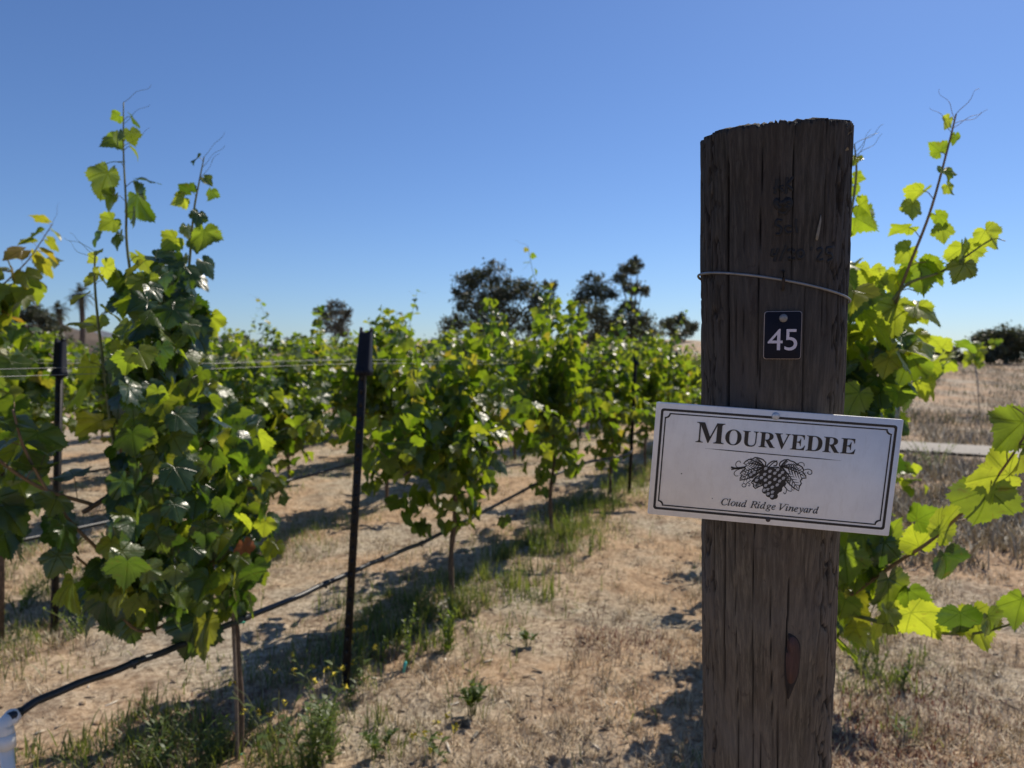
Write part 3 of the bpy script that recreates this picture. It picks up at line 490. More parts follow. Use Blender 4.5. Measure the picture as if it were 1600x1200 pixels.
t_.links.new(mixc(t_, .5, ramp(t_, noise(t_, 18, 6, .7, coords(t_)), [(.35, (.72, .71, .71)), (.6, (.80, .79, .78))]), ramp(t_, noise(t_, 130, 5, .8, mapping(t_, coords(t_), (1, .25, 1))), [(.25, (.80, .78, .74)), (.5, (1, 1, 1))]), 'MULTIPLY'), p_.inputs['Base Color']); p_.inputs['Roughness'].default_value = .32
sp_ = noise(t_, 300, 2, .5, coords(t_)); M['panel'] = m_
slab('panel', rrect(SW, SH, .0012, 3), -.0030, 0, m_, sign, .0004)
M['print'] = plain('black_print', (.010, .010, .014), .45, .1)
def ring_mesh(buf, a, b, z):
    n = len(a); j = np.arange(n); j2 = (j + 1) % n
    V = np.concatenate([np.c_[a, np.full(n, z)], np.c_[b, np.full(n, z)]]); buf.add(V, F4=np.stack([j, j2, n + j2, n + j], -1))
bd = Buf()
o1w = np.linalg.norm(crop(1522, 243) - crop(115, 142)); o1h = np.linalg.norm(crop(115, 142) - crop(75, 742))
t1 = .0025
ring_mesh(bd, rrect(o1w, o1h, .003), rrect(o1w - 2 * t1, o1h - 2 * t1, .0015), .00025)
w2, h2 = o1w - .0088, o1h - .0088
ring_mesh(bd, rrect(w2, h2, .0045, 6, True), rrect(w2 - .0026, h2 - .0026, .0045, 6, True), .00025)
obj('border', bd.mesh('border', M['print']), sign)
# title
x0 = crop(330, 345); x1 = crop(1278, 418)
seq = [('bM', 1.36)] + [('b' + c, 1.0) for c in 'OURVEDRE']
it, wd = layout(seq, 26)
s = np.linalg.norm(x1 - x0) / wd; ang = math.atan2(x1[1] - x0[1], x1[0] - x0[0])
def put(me, o2, ang, parent, name, z=.0003):
    o = obj(name, me, parent); o.location = (o2[0], o2[1], z); o.rotation_euler = (0, 0, ang); return o
put(text_mesh('title', [(k, x * s, y * s, q * s) for k, x, y, q in it], M['print']), x0, ang, sign, 'title_lettering')
x0 = crop(482, 720); x1 = crop(1060, 772)
seq = [(' ' if c == ' ' else 'i' + c, 1.0) for c in 'Cloud Ridge Vineyard']
it, wd = layout(seq, 26, 210); s = np.linalg.norm(x1 - x0) / wd; ang = math.atan2(x1[1] - x0[1], x1[0] - x0[0])
put(text_mesh('subtitle', [(k, x * s, y * s, q * s) for k, x, y, q in it], M['print'], .00025), x0, ang, sign, 'subtitle_lettering')
def stroke(buf, P, wd, z):
    P = np.asarray(P, float); T = norm(np.gradient(P, axis=0)); S = np.stack([-T[:, 1], T[:, 0]], -1) * (np.broadcast_to(np.asarray(wd, float), (len(P),))[:, None] / 2); n = len(P)
    i = np.arange(n - 1); buf.add(np.concatenate([np.c_[P - S, np.full(n, z)], np.c_[P + S, np.full(n, z)]]), F4=np.stack([i, i + 1, n + i + 1, n + i], -1))
un = Buf(); a, b = crop(388, 383), crop(1200, 456); tt = np.linspace(0, 1, 24)[:, None]
stroke(un, a + (b - a) * tt, .0009 * np.minimum(1, np.sin(np.pi * np.clip(tt[:, 0], .02, .98)) * 2.2), .00025)
obj('underline', un.mesh('underline', M['print']), sign)
# grape emblem: two leaves, a bunch, tendrils
em = Buf(); lt = Buf()
def zc(cx, cy): return crop(1120 / .2625 * 0 + (1120 + cx * .15 - 1000) / .2625, (640 + cy * .15 - 600) / .2625)   # pixels of the 1600 wide close crop
def poly(buf, pts, z):
    P = np.array([zc(*p) for p in pts]); c = P.mean(0); n = len(P); j = np.arange(n)
    buf.add(np.concatenate([np.c_[P, np.full(n, z)], [[*c, z]]]), F3=np.stack([j, (j + 1) % n, np.full(n, n)], -1))
px_ = .15 / FPX * .73
leafL = [(505, 590), (510, 550), (480, 520), (440, 505), (400, 498), (370, 515), (330, 520), (300, 540), (280, 560), (310, 575), (290, 600), (300, 615), (265, 640), (245, 665), (265, 680), (245, 715), (238, 735), (290, 728), (330, 715), (360, 700), (390, 690), (430, 660), (480, 620)]
leafR = [(650, 570), (665, 545), (700, 525), (740, 520), (770, 535), (805, 545), (830, 565), (860, 580), (890, 600), (905, 630), (895, 650), (925, 690), (930, 712), (890, 715), (870, 745), (880, 770), (860, 800), (852, 845), (800, 815), (760, 780), (725, 740), (700, 690), (680, 640)]
leafD = [(430, 690), (400, 710), (375, 740), (360, 760), (385, 780), (380, 800), (400, 822), (440, 800), (470, 790), (490, 750), (470, 700)]
for L, c0, tips in ((leafL, (500, 600), [(300, 560), (250, 660), (240, 730), (400, 500), (350, 700), (330, 520)]), (leafR, (670, 590), [(740, 525), (860, 585), (925, 705), (850, 835), (760, 770), (900, 650)]), (leafD, (470, 700), [(365, 760), (400, 815), (450, 790)])):
    Pz = np.array([zc(*p) for p in L + L[:1]]); stroke(em, Pz, px_ * 13, .00022)
    for tp in tips:
        a, b = np.array(c0, float), np.array(tp, float); tq = np.linspace(0, .95, 8)[:, None]
        Q = a + (b - a) * tq + np.array([0, -14.]) * np.sin(np.pi * tq)
        stroke(em, np.array([zc(*q) for q in Q]), px_ * np.linspace(16, 6, 8), .00024)
        for u in (.3, .42, .54, .66, .78):
            q = a + (b - a) * u
            for sg in (-1, 1):
                dv = (b - a); e = q + dv * .16 + sg * np.array([-dv[1], dv[0]]) * .16
                stroke(em, np.array([zc(*q), zc(*((q + e) / 2)), zc(*e)]), px_ * np.array([9, 7, 3]), .00026)
grapes = [(515, 620), (560, 648), (610, 668), (640, 632), (505, 680), (555, 705), (612, 732), (660, 690), (470, 715), (512, 740), (556, 768), (515, 795), (583, 815), (535, 838), (585, 865), (540, 882), (580, 908), (500, 845), (635, 790), (660, 750), (690, 660), (700, 720), (650, 830), (620, 850), (470, 660), (605, 900), (690, 770), (420, 740), (395, 660), (360, 685)]
hull = [(470, 610), (520, 590), (600, 610), (690, 630), (715, 690), (710, 760), (680, 820), (640, 870), (605, 925), (575, 930), (530, 895), (490, 850), (480, 800), (455, 740), (440, 680)]
poly(em, hull, .00030)
for i, (x, y) in enumerate(grapes):
    th = np.linspace(0, 2 * math.pi, 16, endpoint=False); r0 = 31
    poly(em, [(x + r0 * math.cos(a), y + r0 * math.sin(a)) for a in th], .00032 + i * 2e-6)
    if i < 22 or i > 26:
        poly(lt, [(x - 3 + 21 * math.cos(a), y - 4 + 19 * math.sin(a)) for a in th], .00042 + i * 2e-6)
        stroke(em, np.array([zc(x - 3 + 20 * math.cos(a), y - 2 + 18 * math.sin(a)) for a in np.linspace(-.6, 2.2, 10)]), px_ * 11, .00050)
        stroke(em, np.array([zc(x - 3 + 12 * math.cos(a), y - 2 + 11 * math.sin(a)) for a in np.linspace(-.4, 2.0, 8)]), px_ * 5, .00050)
for L, wd in (([(148, 600), (190, 612), (240, 608), (300, 600)], 22), ([(150, 625), (200, 615), (260, 612)], 12), ([(245, 555), (240, 537), (215, 540), (198, 565), (205, 595), (240, 605)], 7), ([(225, 690), (195, 690), (180, 665), (200, 635), (250, 615)], 7),
              ([(325, 765), (345, 775), (340, 795), (325, 790)], 6), ([(355, 735), (310, 770), (300, 800), (275, 805), (262, 785), (280, 770), (300, 778)], 7), ([(910, 590), (905, 560), (870, 550), (840, 570)], 7), ([(905, 630), (950, 620), (985, 635), (988, 665), (965, 675), (945, 660), (955, 645)], 8),
              ([(700, 800), (725, 830), (720, 865), (705, 878), (695, 860)], 7), ([(710, 800), (740, 840), (775, 850), (785, 830), (770, 825)], 7), ([(510, 600), (545, 560), (590, 535), (625, 545), (620, 580), (590, 585)], 12), ([(540, 600), (580, 560), (630, 530)], 10), ([(480, 590), (560, 600), (650, 600)], 12)):
    stroke(em, np.array([zc(*q) for q in bez(L, 7)]), px_ * wd, .00028)
emb = obj('grape_emblem', em.mesh('grape_emblem', M['print']), sign); M['print_grey'] = plain('grey_print', (.42, .42, .43), .45, .1)
obj('grape_highlight', lt.mesh('grape_highlight', M['print_grey']), emb)
M['nail'] = plain('nail_head', (.45, .49, .55), .45, .25, 200, metal=.5)
M['nail_dark'] = plain('rusty_nail_head', (.06, .045, .04), .7, .3, 200)
def dome(name, c2, r, h, mat, parent, z=0.0):
    b = Buf(); n = 18; th = np.linspace(0, 2 * math.pi, n, endpoint=False); V = []
    for q in (0, .35, .65, .87): V += [[c2[0] + r * math.cos(a) * math.sqrt(1 - q * q), c2[1] + r * math.sin(a) * math.sqrt(1 - q * q), z + h * q] for a in th]
    V.append([*c2, z + h]); F4 = [[i * n + j, i * n + (j + 1) % n, (i + 1) * n + (j + 1) % n, (i + 1) * n + j] for i in range(3) for j in range(n)]; F3 = [[3 * n + j, 3 * n + (j + 1) % n, 4 * n] for j in range(n)]
    return obj(name, b.add(V, F3, F4).mesh(name, mat, True), parent)
dome('nail', loc(1212, 650), .0040, .0022, M['nail'], sign, .0003); dome('nail', loc(1200, 812), .0024, .0016, M['nail_dark'], sign, .0003)
for cx, cy, r in ((247, 533, 4), (430, 680, 3), (262, 735, 2)):
    q = crop(cx, cy); fl = Buf().add([[q[0] + r * .00017 * math.cos(a), q[1] + r * .00017 * math.sin(a), .0003] for a in np.linspace(0, 5.2, 6)], F3=[[0, 1, 2], [0, 2, 3], [0, 3, 4], [0, 4, 5]])
    obj('dirt_speck', fl.mesh('dirt_speck', M['print']), sign)
# ------------------------------------------------------------------ the number tag
cpt = on_post(1222, 524, .0032); fa = norm(np.array([cpt[0], cpt[1], 0]) - np.array([*post_axis(cpt[2]), 0])); fa = norm(fa + np.array([0, 0, -.085]))
tex = norm(np.cross(np.array([0, 0, 1.]), fa)); tex = tex if tex[0] > 0 else -tex; tey = np.cross(fa, tex)
def tloc(px, py):
    q = on_plane(px, py, cpt, fa) - cpt; return np.array([q.dot(tex), q.dot(tey)])
tg = bpy.data.objects.new('number_tag', None); C.objects.link(tg); tg.empty_display_size = .03
tg.matrix_world = Matrix(((tex[0], tey[0], fa[0], cpt[0]), (tex[1], tey[1], fa[1], cpt[1]), (tex[2], tey[2], fa[2], cpt[2]), (0, 0, 0, 1)))
tag(tg, 'small dark tag with number 45 nailed above the white sign', 'tag')
tw = np.linalg.norm(tloc(1252, 524) - tloc(1193, 524)); th_ = np.linalg.norm(tloc(1222, 487) - tloc(1222, 562))
M['tag_edge'] = plain('pale_tag_edge', (.32, .27, .26), .5, .1); M['tag_face'] = plain('dark_tag_face', (.006, .007, .016), .65, .15, spec=.2)
slab('plate', rrect(tw, th_, .003), -.0022, 0, M['tag_edge'], tg, .0003)
slab('face', rrect(tw - .0011, th_ - .0011, .0026), -.001, .0004, M['tag_face'], tg, .0002)
x0 = tloc(1199, 547); x1 = tloc(1245, 547); it, wd = layout([('s4', 1.0), ('s5', 1.0)], 60); s = np.linalg.norm(x1 - x0) / wd
M['digit'] = plain('pale_digits', (.55, .52, .62), .5, .05)
put(text_mesh('digits', [(k, x * s, y * s, q * s) for k, x, y, q in it], M['digit'], .0002), x0, math.atan2(*(x1 - x0)[::-1]), tg, 'digits', .0007)
dome('nail', tloc(1224, 497), .0042, .0020, M['wire_dark'], tg, .0004)
# ------------------------------------------------------------------ vine leaves
HALF = [(.0, -.02), (.05, -.13), (.12, -.23), (.22, -.28), (.33, -.25), (.38, -.17), (.46, -.17), (.52, -.07), (.53, .0), (.60, .03), (.66, .14), (.62, .21), (.70, .30), (.69, .40), (.60, .43), (.57, .51), (.50, .53), (.43, .51), (.39, .54),
        (.40, .61), (.36, .68), (.27, .69), (.25, .78), (.18, .82), (.15, .90), (.07, .93), (.0, 1.02)]
def leaf_template(rng, fine=True):
    h = np.array(HALF) if fine else np.array([HALF[i] for i in (0, 3, 5, 7, 10, 13, 15, 18, 20, 23, 26)])
    if fine:
        q = []
        for a, b in zip(h[:-1], h[1:]):
            m = (a + b) / 2; q += [a, m * np.array([.925, .93]) + np.array([0, .008])]
        h = np.array(q + [h[-1]])
    out = np.concatenate([h, (h * np.array([-1, 1]))[-2:0:-1]])
    out = out * (1 + rng.normal(0, .02, (len(out), 1))) * np.array([rng.uniform(.9, 1.08), 1])
    hub = np.array([0, .10]); n = len(out)
    rings = [hub + (out - hub) * k for k in ((.36, .7, 1.0) if fine else (1.0,))]
    P = np.concatenate([[hub]] + rings)
    x, y = P[:, 0], P[:, 1] - .1; rr = np.hypot(x, y); an = np.arctan2(x, y)
    fold, droop, wave, ph, tw = rng.uniform(-.15, .55), rng.uniform(.05, .6), rng.uniform(.06, .18), rng.uniform(0, 6.3), rng.uniform(-.25, .25)
    z = fold * np.abs(x) - droop * np.maximum(y, 0) ** 2 - rng.uniform(.05, .4) * x ** 2 + wave * rr ** 2 * np.sin(an * rng.choice([3, 4, 5]) + ph) + tw * x * y
    if fine: z += .035 * np.abs(np.sin(an * 3.46)) * rr
    V = np.stack([P[:, 0], P[:, 1], z], -1); j = np.arange(n); j2 = (j + 1) % n
    T = [np.stack([np.zeros(n, int), 1 + j, 1 + j2], -1)]
    for k in range(len(rings) - 1):
        a, b = 1 + k * n, 1 + (k + 1) * n
        T += [np.stack([a + j, b + j, b + j2], -1), np.stack([a + j, b + j2, a + j2], -1)]
    return V, np.concatenate(T), P.copy()
rl = np.random.default_rng(77)
FINE = [leaf_template(rl) for _ in range(8)]; COARSE = [leaf_template(rl, False) for _ in range(6)]
class Foliage:
    def __init__(s, seed): s.r = np.random.default_rng(seed); s.p = []; s.t = []; s.n = []; s.s = []; s.pet = Buf()
    def leaf(s, p, tip, nrm, size): s.p.append(p); s.t.append(tip); s.n.append(nrm); s.s.append(size)
    def along(s, P, size, spacing, start=0.0, droop=.7, petiole=.55, pet_r=.0014, out_bias=None, sunface=.0):
        """leaves alternate along a shoot; size is a function of the fraction along it"""
        P = np.asarray(P); d = np.concatenate([[0], np.cumsum(np.linalg.norm(np.diff(P, axis=0), axis=1))]); L = d[-1]; r = s.r
        k = 0; x = start * L
        ph = r.uniform(0, 6.3)
        while x < L:
            f = x / L; q = np.array([np.interp(x, d, P[:, i]) for i in range(3)]); q2 = np.array([np.interp(min(L, x + .02), d, P[:, i]) for i in range(3)]); T = norm(q2 - q + 1e-9)
            A = norm(np.cross(T, [.3, .2, 1.])); B = np.cross(T, A); a = ph + math.pi * k + r.normal(0, .5)
            o = A * math.cos(a) + B * math.sin(a) * .7; o = norm(o + T * .25 + (0 if out_bias is None else np.asarray(out_bias) * .5))
            sz = size(f) * r.uniform(.75, 1.2)
            pe = q + (o * .8 + np.array([0, 0, .25])) * sz * petiole * r.uniform(.7, 1.3)
            tip = norm(o * r.uniform(.3, 1) + np.array([0, 0, -1.]) * droop * r.uniform(.2, 1.5) + r.normal(0, .25, 3))
            nn = norm(o * .6 + np.array([0, 0, .75]) + r.normal(0, .4, 3) + np.array(sdir) * sunface)
            s.leaf(pe, tip, nn, sz)
            if pet_r: s.pet.tube([q, (q + pe) / 2 + np.array([0, 0, .006]), pe], pet_r * (sz / .1) ** .5, 3, False)
            x += spacing * r.uniform(.75, 1.3) * (1.0 - .35 * f); k += 1
    def build(s, name, tmpl, mat, parent, origin):
        p = np.array(s.p); t = norm(np.array(s.t)); n = np.array(s.n); n = norm(n - t * (n * t).sum(-1, keepdims=True)); x = np.cross(t, n); sz = np.array(s.s)
        which = s.r.integers(0, len(tmpl), len(p)); Vs, Fs, Us = [], [], []; off = 0
        for i, (V, T, U) in enumerate(tmpl):
            m = which == i
            if not m.any(): continue
            W = (V[None, :, 0, None] * x[m][:, None] + V[None, :, 1, None] * t[m][:, None] + V[None, :, 2, None] * n[m][:, None]) * sz[m][:, None, None] + p[m][:, None]
            k = m.sum(); Vs.append(W.reshape(-1, 3)); Fs.append((T[None] + (np.arange(k) * len(V))[:, None, None] + off).reshape(-1, 3)); Us.append(np.tile(U, (k, 1))); off += k * len(V)
        return obj(name, mesh(name, np.concatenate(Vs), np.concatenate(Fs), mat, np.concatenate(Us), True, origin), parent)
def grow(rng, p, d, L, n=14, grav=.0, wander=.12, up=.0):
    P = [np.array(p, float)]; d = norm(np.array(d, float))
    for i in range(n):
        d = norm(d + rng.normal(0, wander, 3) + np.array([0, 0, up - grav * (i / n) ** 1.0])); P.append(P[-1] + d * L / n)
    return np.array(P)
def tendril(buf, rng, p, d, L=.09, r=.0007):
    d = norm(np.asarray(d, float)); a = norm(np.cross(d, rng.normal(0, 1, 3))); b = np.cross(d, a); t = np.linspace(0, 1, 18)[:, None]
    c = np.sin(t * 7 + rng.uniform(0, 3)) * .10 * t ** 1.5; e = (1 - np.cos(t * 7)) * .10 * t ** 1.5
    buf.tube(np.asarray(p) + (d * t + a * c + b * e) * L, r * np.linspace(1.2, .6, 18), 4, False)
# ------------------------------------------------------------------ rows of the vineyard
ROWA = math.atan(.41); U = np.array([math.sin(ROWA), math.cos(ROWA)]); NR = np.array([math.cos(ROWA), -math.sin(ROWA)])
SPACING = 1.75; ROT = math.pi / 2 - ROWA
def row_pt(k, y):
    """ground point of row k (0 is the row that starts at the wooden post) y metres ahead"""
    o = np.array([-.94, 2.44]) - NR * SPACING * (k - 1); s = (y - o[1]) / U[1]; return o + U * s
def gnd(p): return np.array([p[0], p[1], float(gz(p[0], p[1]))])
def vine_meshes(seed, width=.95, top=1.62, density=1.0, tall=0):
    """one trained grapevine in its own frame: x along the row, z up"""
    r = np.random.default_rng(seed); f = Foliage(seed + 900); wood = Buf(); green = Buf()
    h = r.uniform(.72, .82); tp = bez([(0, 0, -.06), (r.normal(0, .012), r.normal(0, .012), .28), (r.normal(0, .02), r.normal(0, .015), .55), (.0, 0, h)], 6)
    wood.tube(tp, np.linspace(.017, .012, len(tp)) * (1 + .12 * np.sin(np.arange(len(tp)) * 1.7)), 7)
    arms = Buf()
    for sg in (-1, 1):
        ap = bez([(0, 0, h - .02), (sg * .10, 0, h + .05), (sg * width * .35, r.normal(0, .02), h + .07), (sg * width * .62, r.normal(0, .02), h + .05)], 6)
        arms.tube(ap, np.linspace(.011, .006, len(ap)), 6)
        ns = int(10 * density)
        for i in range(ns):
            q = ap[int((i + .6) / ns * (len(ap) - 1))]
            if r.random() < .66:
                P = grow(r, q, (sg * r.uniform(-.2, .35), r.normal(0, .22), 1), r.uniform(.62, 1.0) * (top - h), 12, .03, .09)
            else:
                P = grow(r, q, (sg * r.uniform(-.1, .6), r.choice([-1, 1]) * r.uniform(.4, .9), .45), r.uniform(.45, .75), 12, .34, .1)
            green.tube(P, np.linspace(.0042, .0016, len(P)), 4, False)
            f.along(P, lambda u: .084 - .036 * u ** 2, .040, .02, .75, .55, 0, None, .35)
            for _ in range(2):
                j = r.integers(2, 9); P2 = grow(r, P[j], norm(r.normal(0, 1, 3) * np.array([1, .8, .4]) + np.array([0, 0, -.1])), r.uniform(.14, .3), 6, .3, .12)
                f.along(P2, lambda u: .082 - .03 * u, .046, .15, .8, .5, 0, None, .35)
    for i in range(int(150 * density)):
        a, b, c = norm(r.normal(0, 1, 3)) * r.random() ** .4; f.leaf(np.array([a * width * .52, b * .24, h + .12 + c * (top - h) * .62]), np.array([r.normal(0, .5) + a, r.normal(0, .5) + b * .6, -.8]), np.array([r.normal(0, .5), b + r.normal(0, .5), .6]), r.uniform(.055, .10))
    for i in range(int(36 * density)):                              # leaves hanging round the head of the trunk
        a = r.uniform(-.32, .32); f.leaf(np.array([a, r.normal(0, .12), h + r.uniform(-.32, .1)]), np.array([r.normal(0, .4), r.normal(0, .5), -1]), np.array([r.normal(0, .5), r.choice([-1, 1]), .5]), r.uniform(.065, .105))
    for _ in range(tall):
        P = grow(r, (r.uniform(-.2, .2), r.normal(0, .05), top - .35), (r.uniform(-.2, .2), r.normal(0, .1), 1), r.uniform(.6, .85), 12, 0, .06)
        green.tube(P, np.linspace(.0035, .0012, len(P)), 4, False); f.along(P, lambda u: .085 - .055 * u, .065, .1, .6, .5, 0)
        for _ in range(2): tendril(green, r, P[-1 - _ * 2], r.normal(0, 1, 3) + np.array([0, 0, .6]), .10)
    t = r.random()
    return f, wood, arms, green
PROTO = []
for i in range(7):
    f, wood, arms, green = vine_meshes(100 + i, [.95, .8, 1.0, .9, .85, .95, .9][i], [1.68, 1.85, 1.66, 1.8, 1.72, 1.62, 1.82][i], [1.0, .9, 1.05, .95, 1.1, .9, 1.0][i], [0, 1, 0, 1, 0, 0, 1][i])
    f.t0 = None
    d = {'trunk': wood.mesh('trunk', M['bark'], True), 'cordon': arms.mesh('cordon', M['bark'], True), 'canes': green.mesh('canes', M['cane'], True)}
    o = f.build('foliage', COARSE if i % 2 else COARSE, M['leaf'], None, None); d['foliage'] = o.data; bpy.data.objects.remove(o)
    PROTO.append(d)
def copy_mat(me, mat): m = me.copy(); m.materials.clear(); m.materials.append(mat); return m
def stock_vine(proto, p, label, group, rz=0.0, sc=(1, 1, 1), mat=None, flip=False):
    g_ = gnd(p); v = empty('grapevine', g_, label, 'grapevine', group, ROT + rz + (math.pi if flip else 0)); v.scale = sc
    for k in ('trunk', 'cordon', 'canes', 'foliage'):
        me = PROTO[proto][k]
        obj({'canes': 'shoots'}.get(k, k), copy_mat(me, mat) if (mat and k == 'foliage') else me, v)
    return v
ORD = ['first', 'second', 'third', 'fourth', 'fifth', 'sixth', 'seventh', 'eighth', 'ninth', 'tenth', 'eleventh', 'twelfth', 'thirteenth', 'fourteenth']
rv = np.random.default_rng(3)
GRP = 'grapevines trained along the trellis rows'
# front row: the second, third and fourth vines seen past the near one
front = [(3.92, 0, (1.05, 1.0, .97), 'grapevine just right of the near steel post, its thin trunk leaning over the hose', 0, 'leaf'),
         (5.5, 1, (.9, 1.05, 1.03), 'tall grapevine with one long upright shoot, between the near steel post and the sign', 0, 'leaf'),
         (7.15, 3, (1.0, 1, .98), 'darker grapevine beside the far steel post left of the sign', 1, 'leaf')]
for y, pr, s_, lb, fl_, mt in front:
    q = row_pt(1, y); stock_vine(pr, q, lb, GRP, rv.normal(0, .06), s_, M[mt] if mt != 'leaf' else None, fl_)
for i, y in enumerate((8.8, 10.3, 11.9, 13.5, 15.1, 16.7)):
    stock_vine((i * 2 + 1) % 7, row_pt(1, y), 'grapevine far along the nearest row, partly hidden behind the white sign', 'vines far along the nearest row', rv.normal(0, .08), (1, 1, rv.uniform(.9, 1.05)), None, i % 2)
names = {2: 'second', 3: 'third', 4: 'fourth', 5: 'fifth', 6: 'sixth'}
near2 = {0: 'yellowing grapevine at the left edge with a leaning shoot against the sky'}
for k, y0, nvin in ((2, 3.35, 11), (3, 4.9, 10), (4, 6.3, 9), (5, 8.2, 8), (6, 10.0, 7)):
    for i in range(nvin):
        y = y0 + i * 1.54 + rv.normal(0, .06); q = row_pt(k, y)
        if k == 2 and i == 0: continue
        if k == 2: lb = f'green grapevine standing {ORD[i]} along the second trellis row from the front'
        elif k == 3: lb = f'green grapevine standing {ORD[i]} along the third trellis row from the front'
        else: lb = f'small distant grapevine in the {names[k]} trellis row back'
        stock_vine(int(rv.integers(0, 7)), q, lb, GRP if k < 4 else f'vines of the {names[k]} row back', rv.normal(0, .1), (rv.uniform(1.08, 1.28), 1.1, rv.uniform(.92, 1.06)), None, int(rv.integers(0, 2)))
for i, y in enumerate((3.55, 5.15, 6.7, 8.3, 9.9)):
    stock_vine((i * 3 + 2) % 7, row_pt(0, y), f'grapevine standing {ORD[i + 1]} behind the wooden post in its own row', GRP, rv.normal(0, .1), (.95, .95, rv.uniform(.85, .95)), M['leaf_bright'] if i == 0 else None, i % 2)
# yellowing vine at the left edge (second row)
def cloud(f, n, sil, dfun, djit, size, face=(0, -1, .4), sunface=0):
    """fill an outline (at its true distance) with hanging leaves"""
    r = f.r; S = np.array(sil, float); lo, hi = S.min(0), S.max(0); c = 0
    while c < n:
        p = r.uniform(lo, hi); ins = False; j = len(S) - 1
        for i in range(len(S)):
            if (S[i, 1] > p[1]) != (S[j, 1] > p[1]) and p[0] < (S[j, 0] - S[i, 0]) * (p[1] - S[i, 1]) / (S[j, 1] - S[i, 1]) + S[i, 0]: ins = not ins
            j = i
        if not ins: continue
        q = at(p[0], p[1], dfun(p[0], p[1]) + r.normal(0, djit)); c += 1
        o = norm(np.array([r.normal(0, .8), r.normal(-.25, .8), 0])) 
        f.leaf(q, norm(o * r.uniform(.2, .9) + np.array([0, 0, -1]) * r.uniform(.4, 1.3) + r.normal(0, .2, 3)), norm(o * .8 + np.array(face) * .35 + np.array([0, 0, .5]) + r.normal(0, .35, 3) + np.array(sdir) * sunface), size * r.uniform(.7, 1.2))
def hero(name_label, base, group=None): return empty('grapevine', base, name_label, 'grapevine', group)
q = gnd(row_pt(2, 3.35)); v = hero('yellowing grapevine at the left edge with a leaning shoot against the sky', q, GRP)
f = Foliage(41); wood = Buf(); wood.tube([q - [0, 0, .05], q + [.02, 0, .4], q + [0, .03, .8], q + [.1, .2, .95]], [.018, .015, .013, .01], 7); obj('trunk', wood.mesh('trunk', M['bark'], True, q), v)
sh = Buf(); P = bez([at(-60, 560, 3.35), at(-20, 470, 3.3), at(10, 440, 3.3), at(45, 405, 3.25), at(82, 350, 3.2)], 6); sh.tube(P, np.linspace(.006, .0018, len(P)), 5); f.along(P, lambda u: .15 - .09 * u, .05, .0, .5, .5, .0014); tendril(sh, f.r, P[-1], (.3, 0, 1), .1)
sh.take(f.pet); obj('leaning_shoot', sh.mesh('leaning_shoot', M['cane_brown'], True, q), v); cloud(f, 26, [(-60, 390), (40, 385), (75, 395), (65, 430), (30, 480), (-60, 520)], lambda x, y: 3.3, .1, .10, (0, -1, .4), .8)
f.build('yellow_foliage', COARSE + FINE[:2], M['leaf_yellow'], v, q)['label'] = 'yellow and orange leaves on the leaning shoot'
f = Foliage(42); cloud(f, 210, [(-160, 440), (0, 440), (40, 490), (55, 620), (60, 760), (20, 830), (-160, 840)], lambda x, y: 3.35, .2, .090); f.build('foliage', COARSE, M['leaf'], v, q)
# ------------------------------------------------------------------ the near vine of the front row
q = gnd(row_pt(1, 2.44)); NV = q
v = hero('big near grapevine at the left with two long shoots rising into the sky', q, GRP)
def rdep(px, jit=0): # depth of row 1 in the direction of a pixel column
    t = (px - 800) / FPX; o = np.array([-.94, 2.44]); return (o[0] - .41 * o[1]) / (t - .41)
tr = Buf(); P = bez([at(374, 1195, 2.44) - [0, 0, .06], at(377, 1110, 2.44), at(372, 1030, 2.44), at(366, 965, 2.43), at(330, 890, 2.38), at(275, 860, 2.32)], 8); tr.tube(P, np.linspace(.0115, .010, len(P)), 8); obj('trunk', tr.mesh('trunk', M['bark'], True, q), v)
cd = Buf(); cord = bez([at(275, 860, 2.32), at(240, 800, 2.25), at(190, 770, 2.12), at(130, 800, 2.0)], 8); cd.tube(cord, np.linspace(.010, .007, len(cord)), 6)
c2 = bez([at(330, 890, 2.38), at(340, 820, 2.42), at(370, 770, 2.5), at(410, 760, 2.6)], 8); cd.tube(c2, np.linspace(.010, .006, len(c2)), 6); obj('cordon', cd.mesh('cordon', M['bark'], True, q), v)
tie = Buf(); 
for py in (972, 1178): tie.tube([at(362, py, 2.425), at(372, py + 2, 2.415), at(382, py, 2.43), at(372, py - 2, 2.455), at(362, py, 2.425)], .004, 5)
obj('green_tie', tie.mesh('green_tie', M['tie'], True, q), v)
f = Foliage(11); fb = Foliage(12)
shoots = [([(238, 800), (225, 560), (200, 400), (197, 320), (193, 240), (193, 160)], 2.28, lambda u: .120 * (1 - u) + .034, .075, .30),
          ([(300, 780), (285, 560), (297, 400), (303, 330), (311, 285), (319, 245)], 2.33, lambda u: .115 * (1 - u) + .030, .07, .35),
          ([(190, 780), (165, 600), (150, 470), (148, 410), (150, 395)], 2.2, lambda u: .11 * (1 - u) + .035, .06, .3)]
for i, (pp, d, sf, sp, stt) in enumerate(shoots):
    P = bez([at(x, y, d - .02 * j) for j, (x, y) in enumerate(pp)], 7); s_ = Buf(); s_.tube(P, np.linspace(.0058, .0016, len(P)), 6)
    (f if i < 2 else fb).along(P, sf, sp, stt, .75, .6, .0016)
    for j in range(3): tendril(s_, f.r, P[-1 - j * 3], (f.r.uniform(.3, 1) * (1 if i != 2 else -1), 0, .5), .10)
    s_.take(f.pet); s_.take(fb.pet); obj('tall_shoot', s_.mesh('tall_shoot', M['cane'], True, q), v)
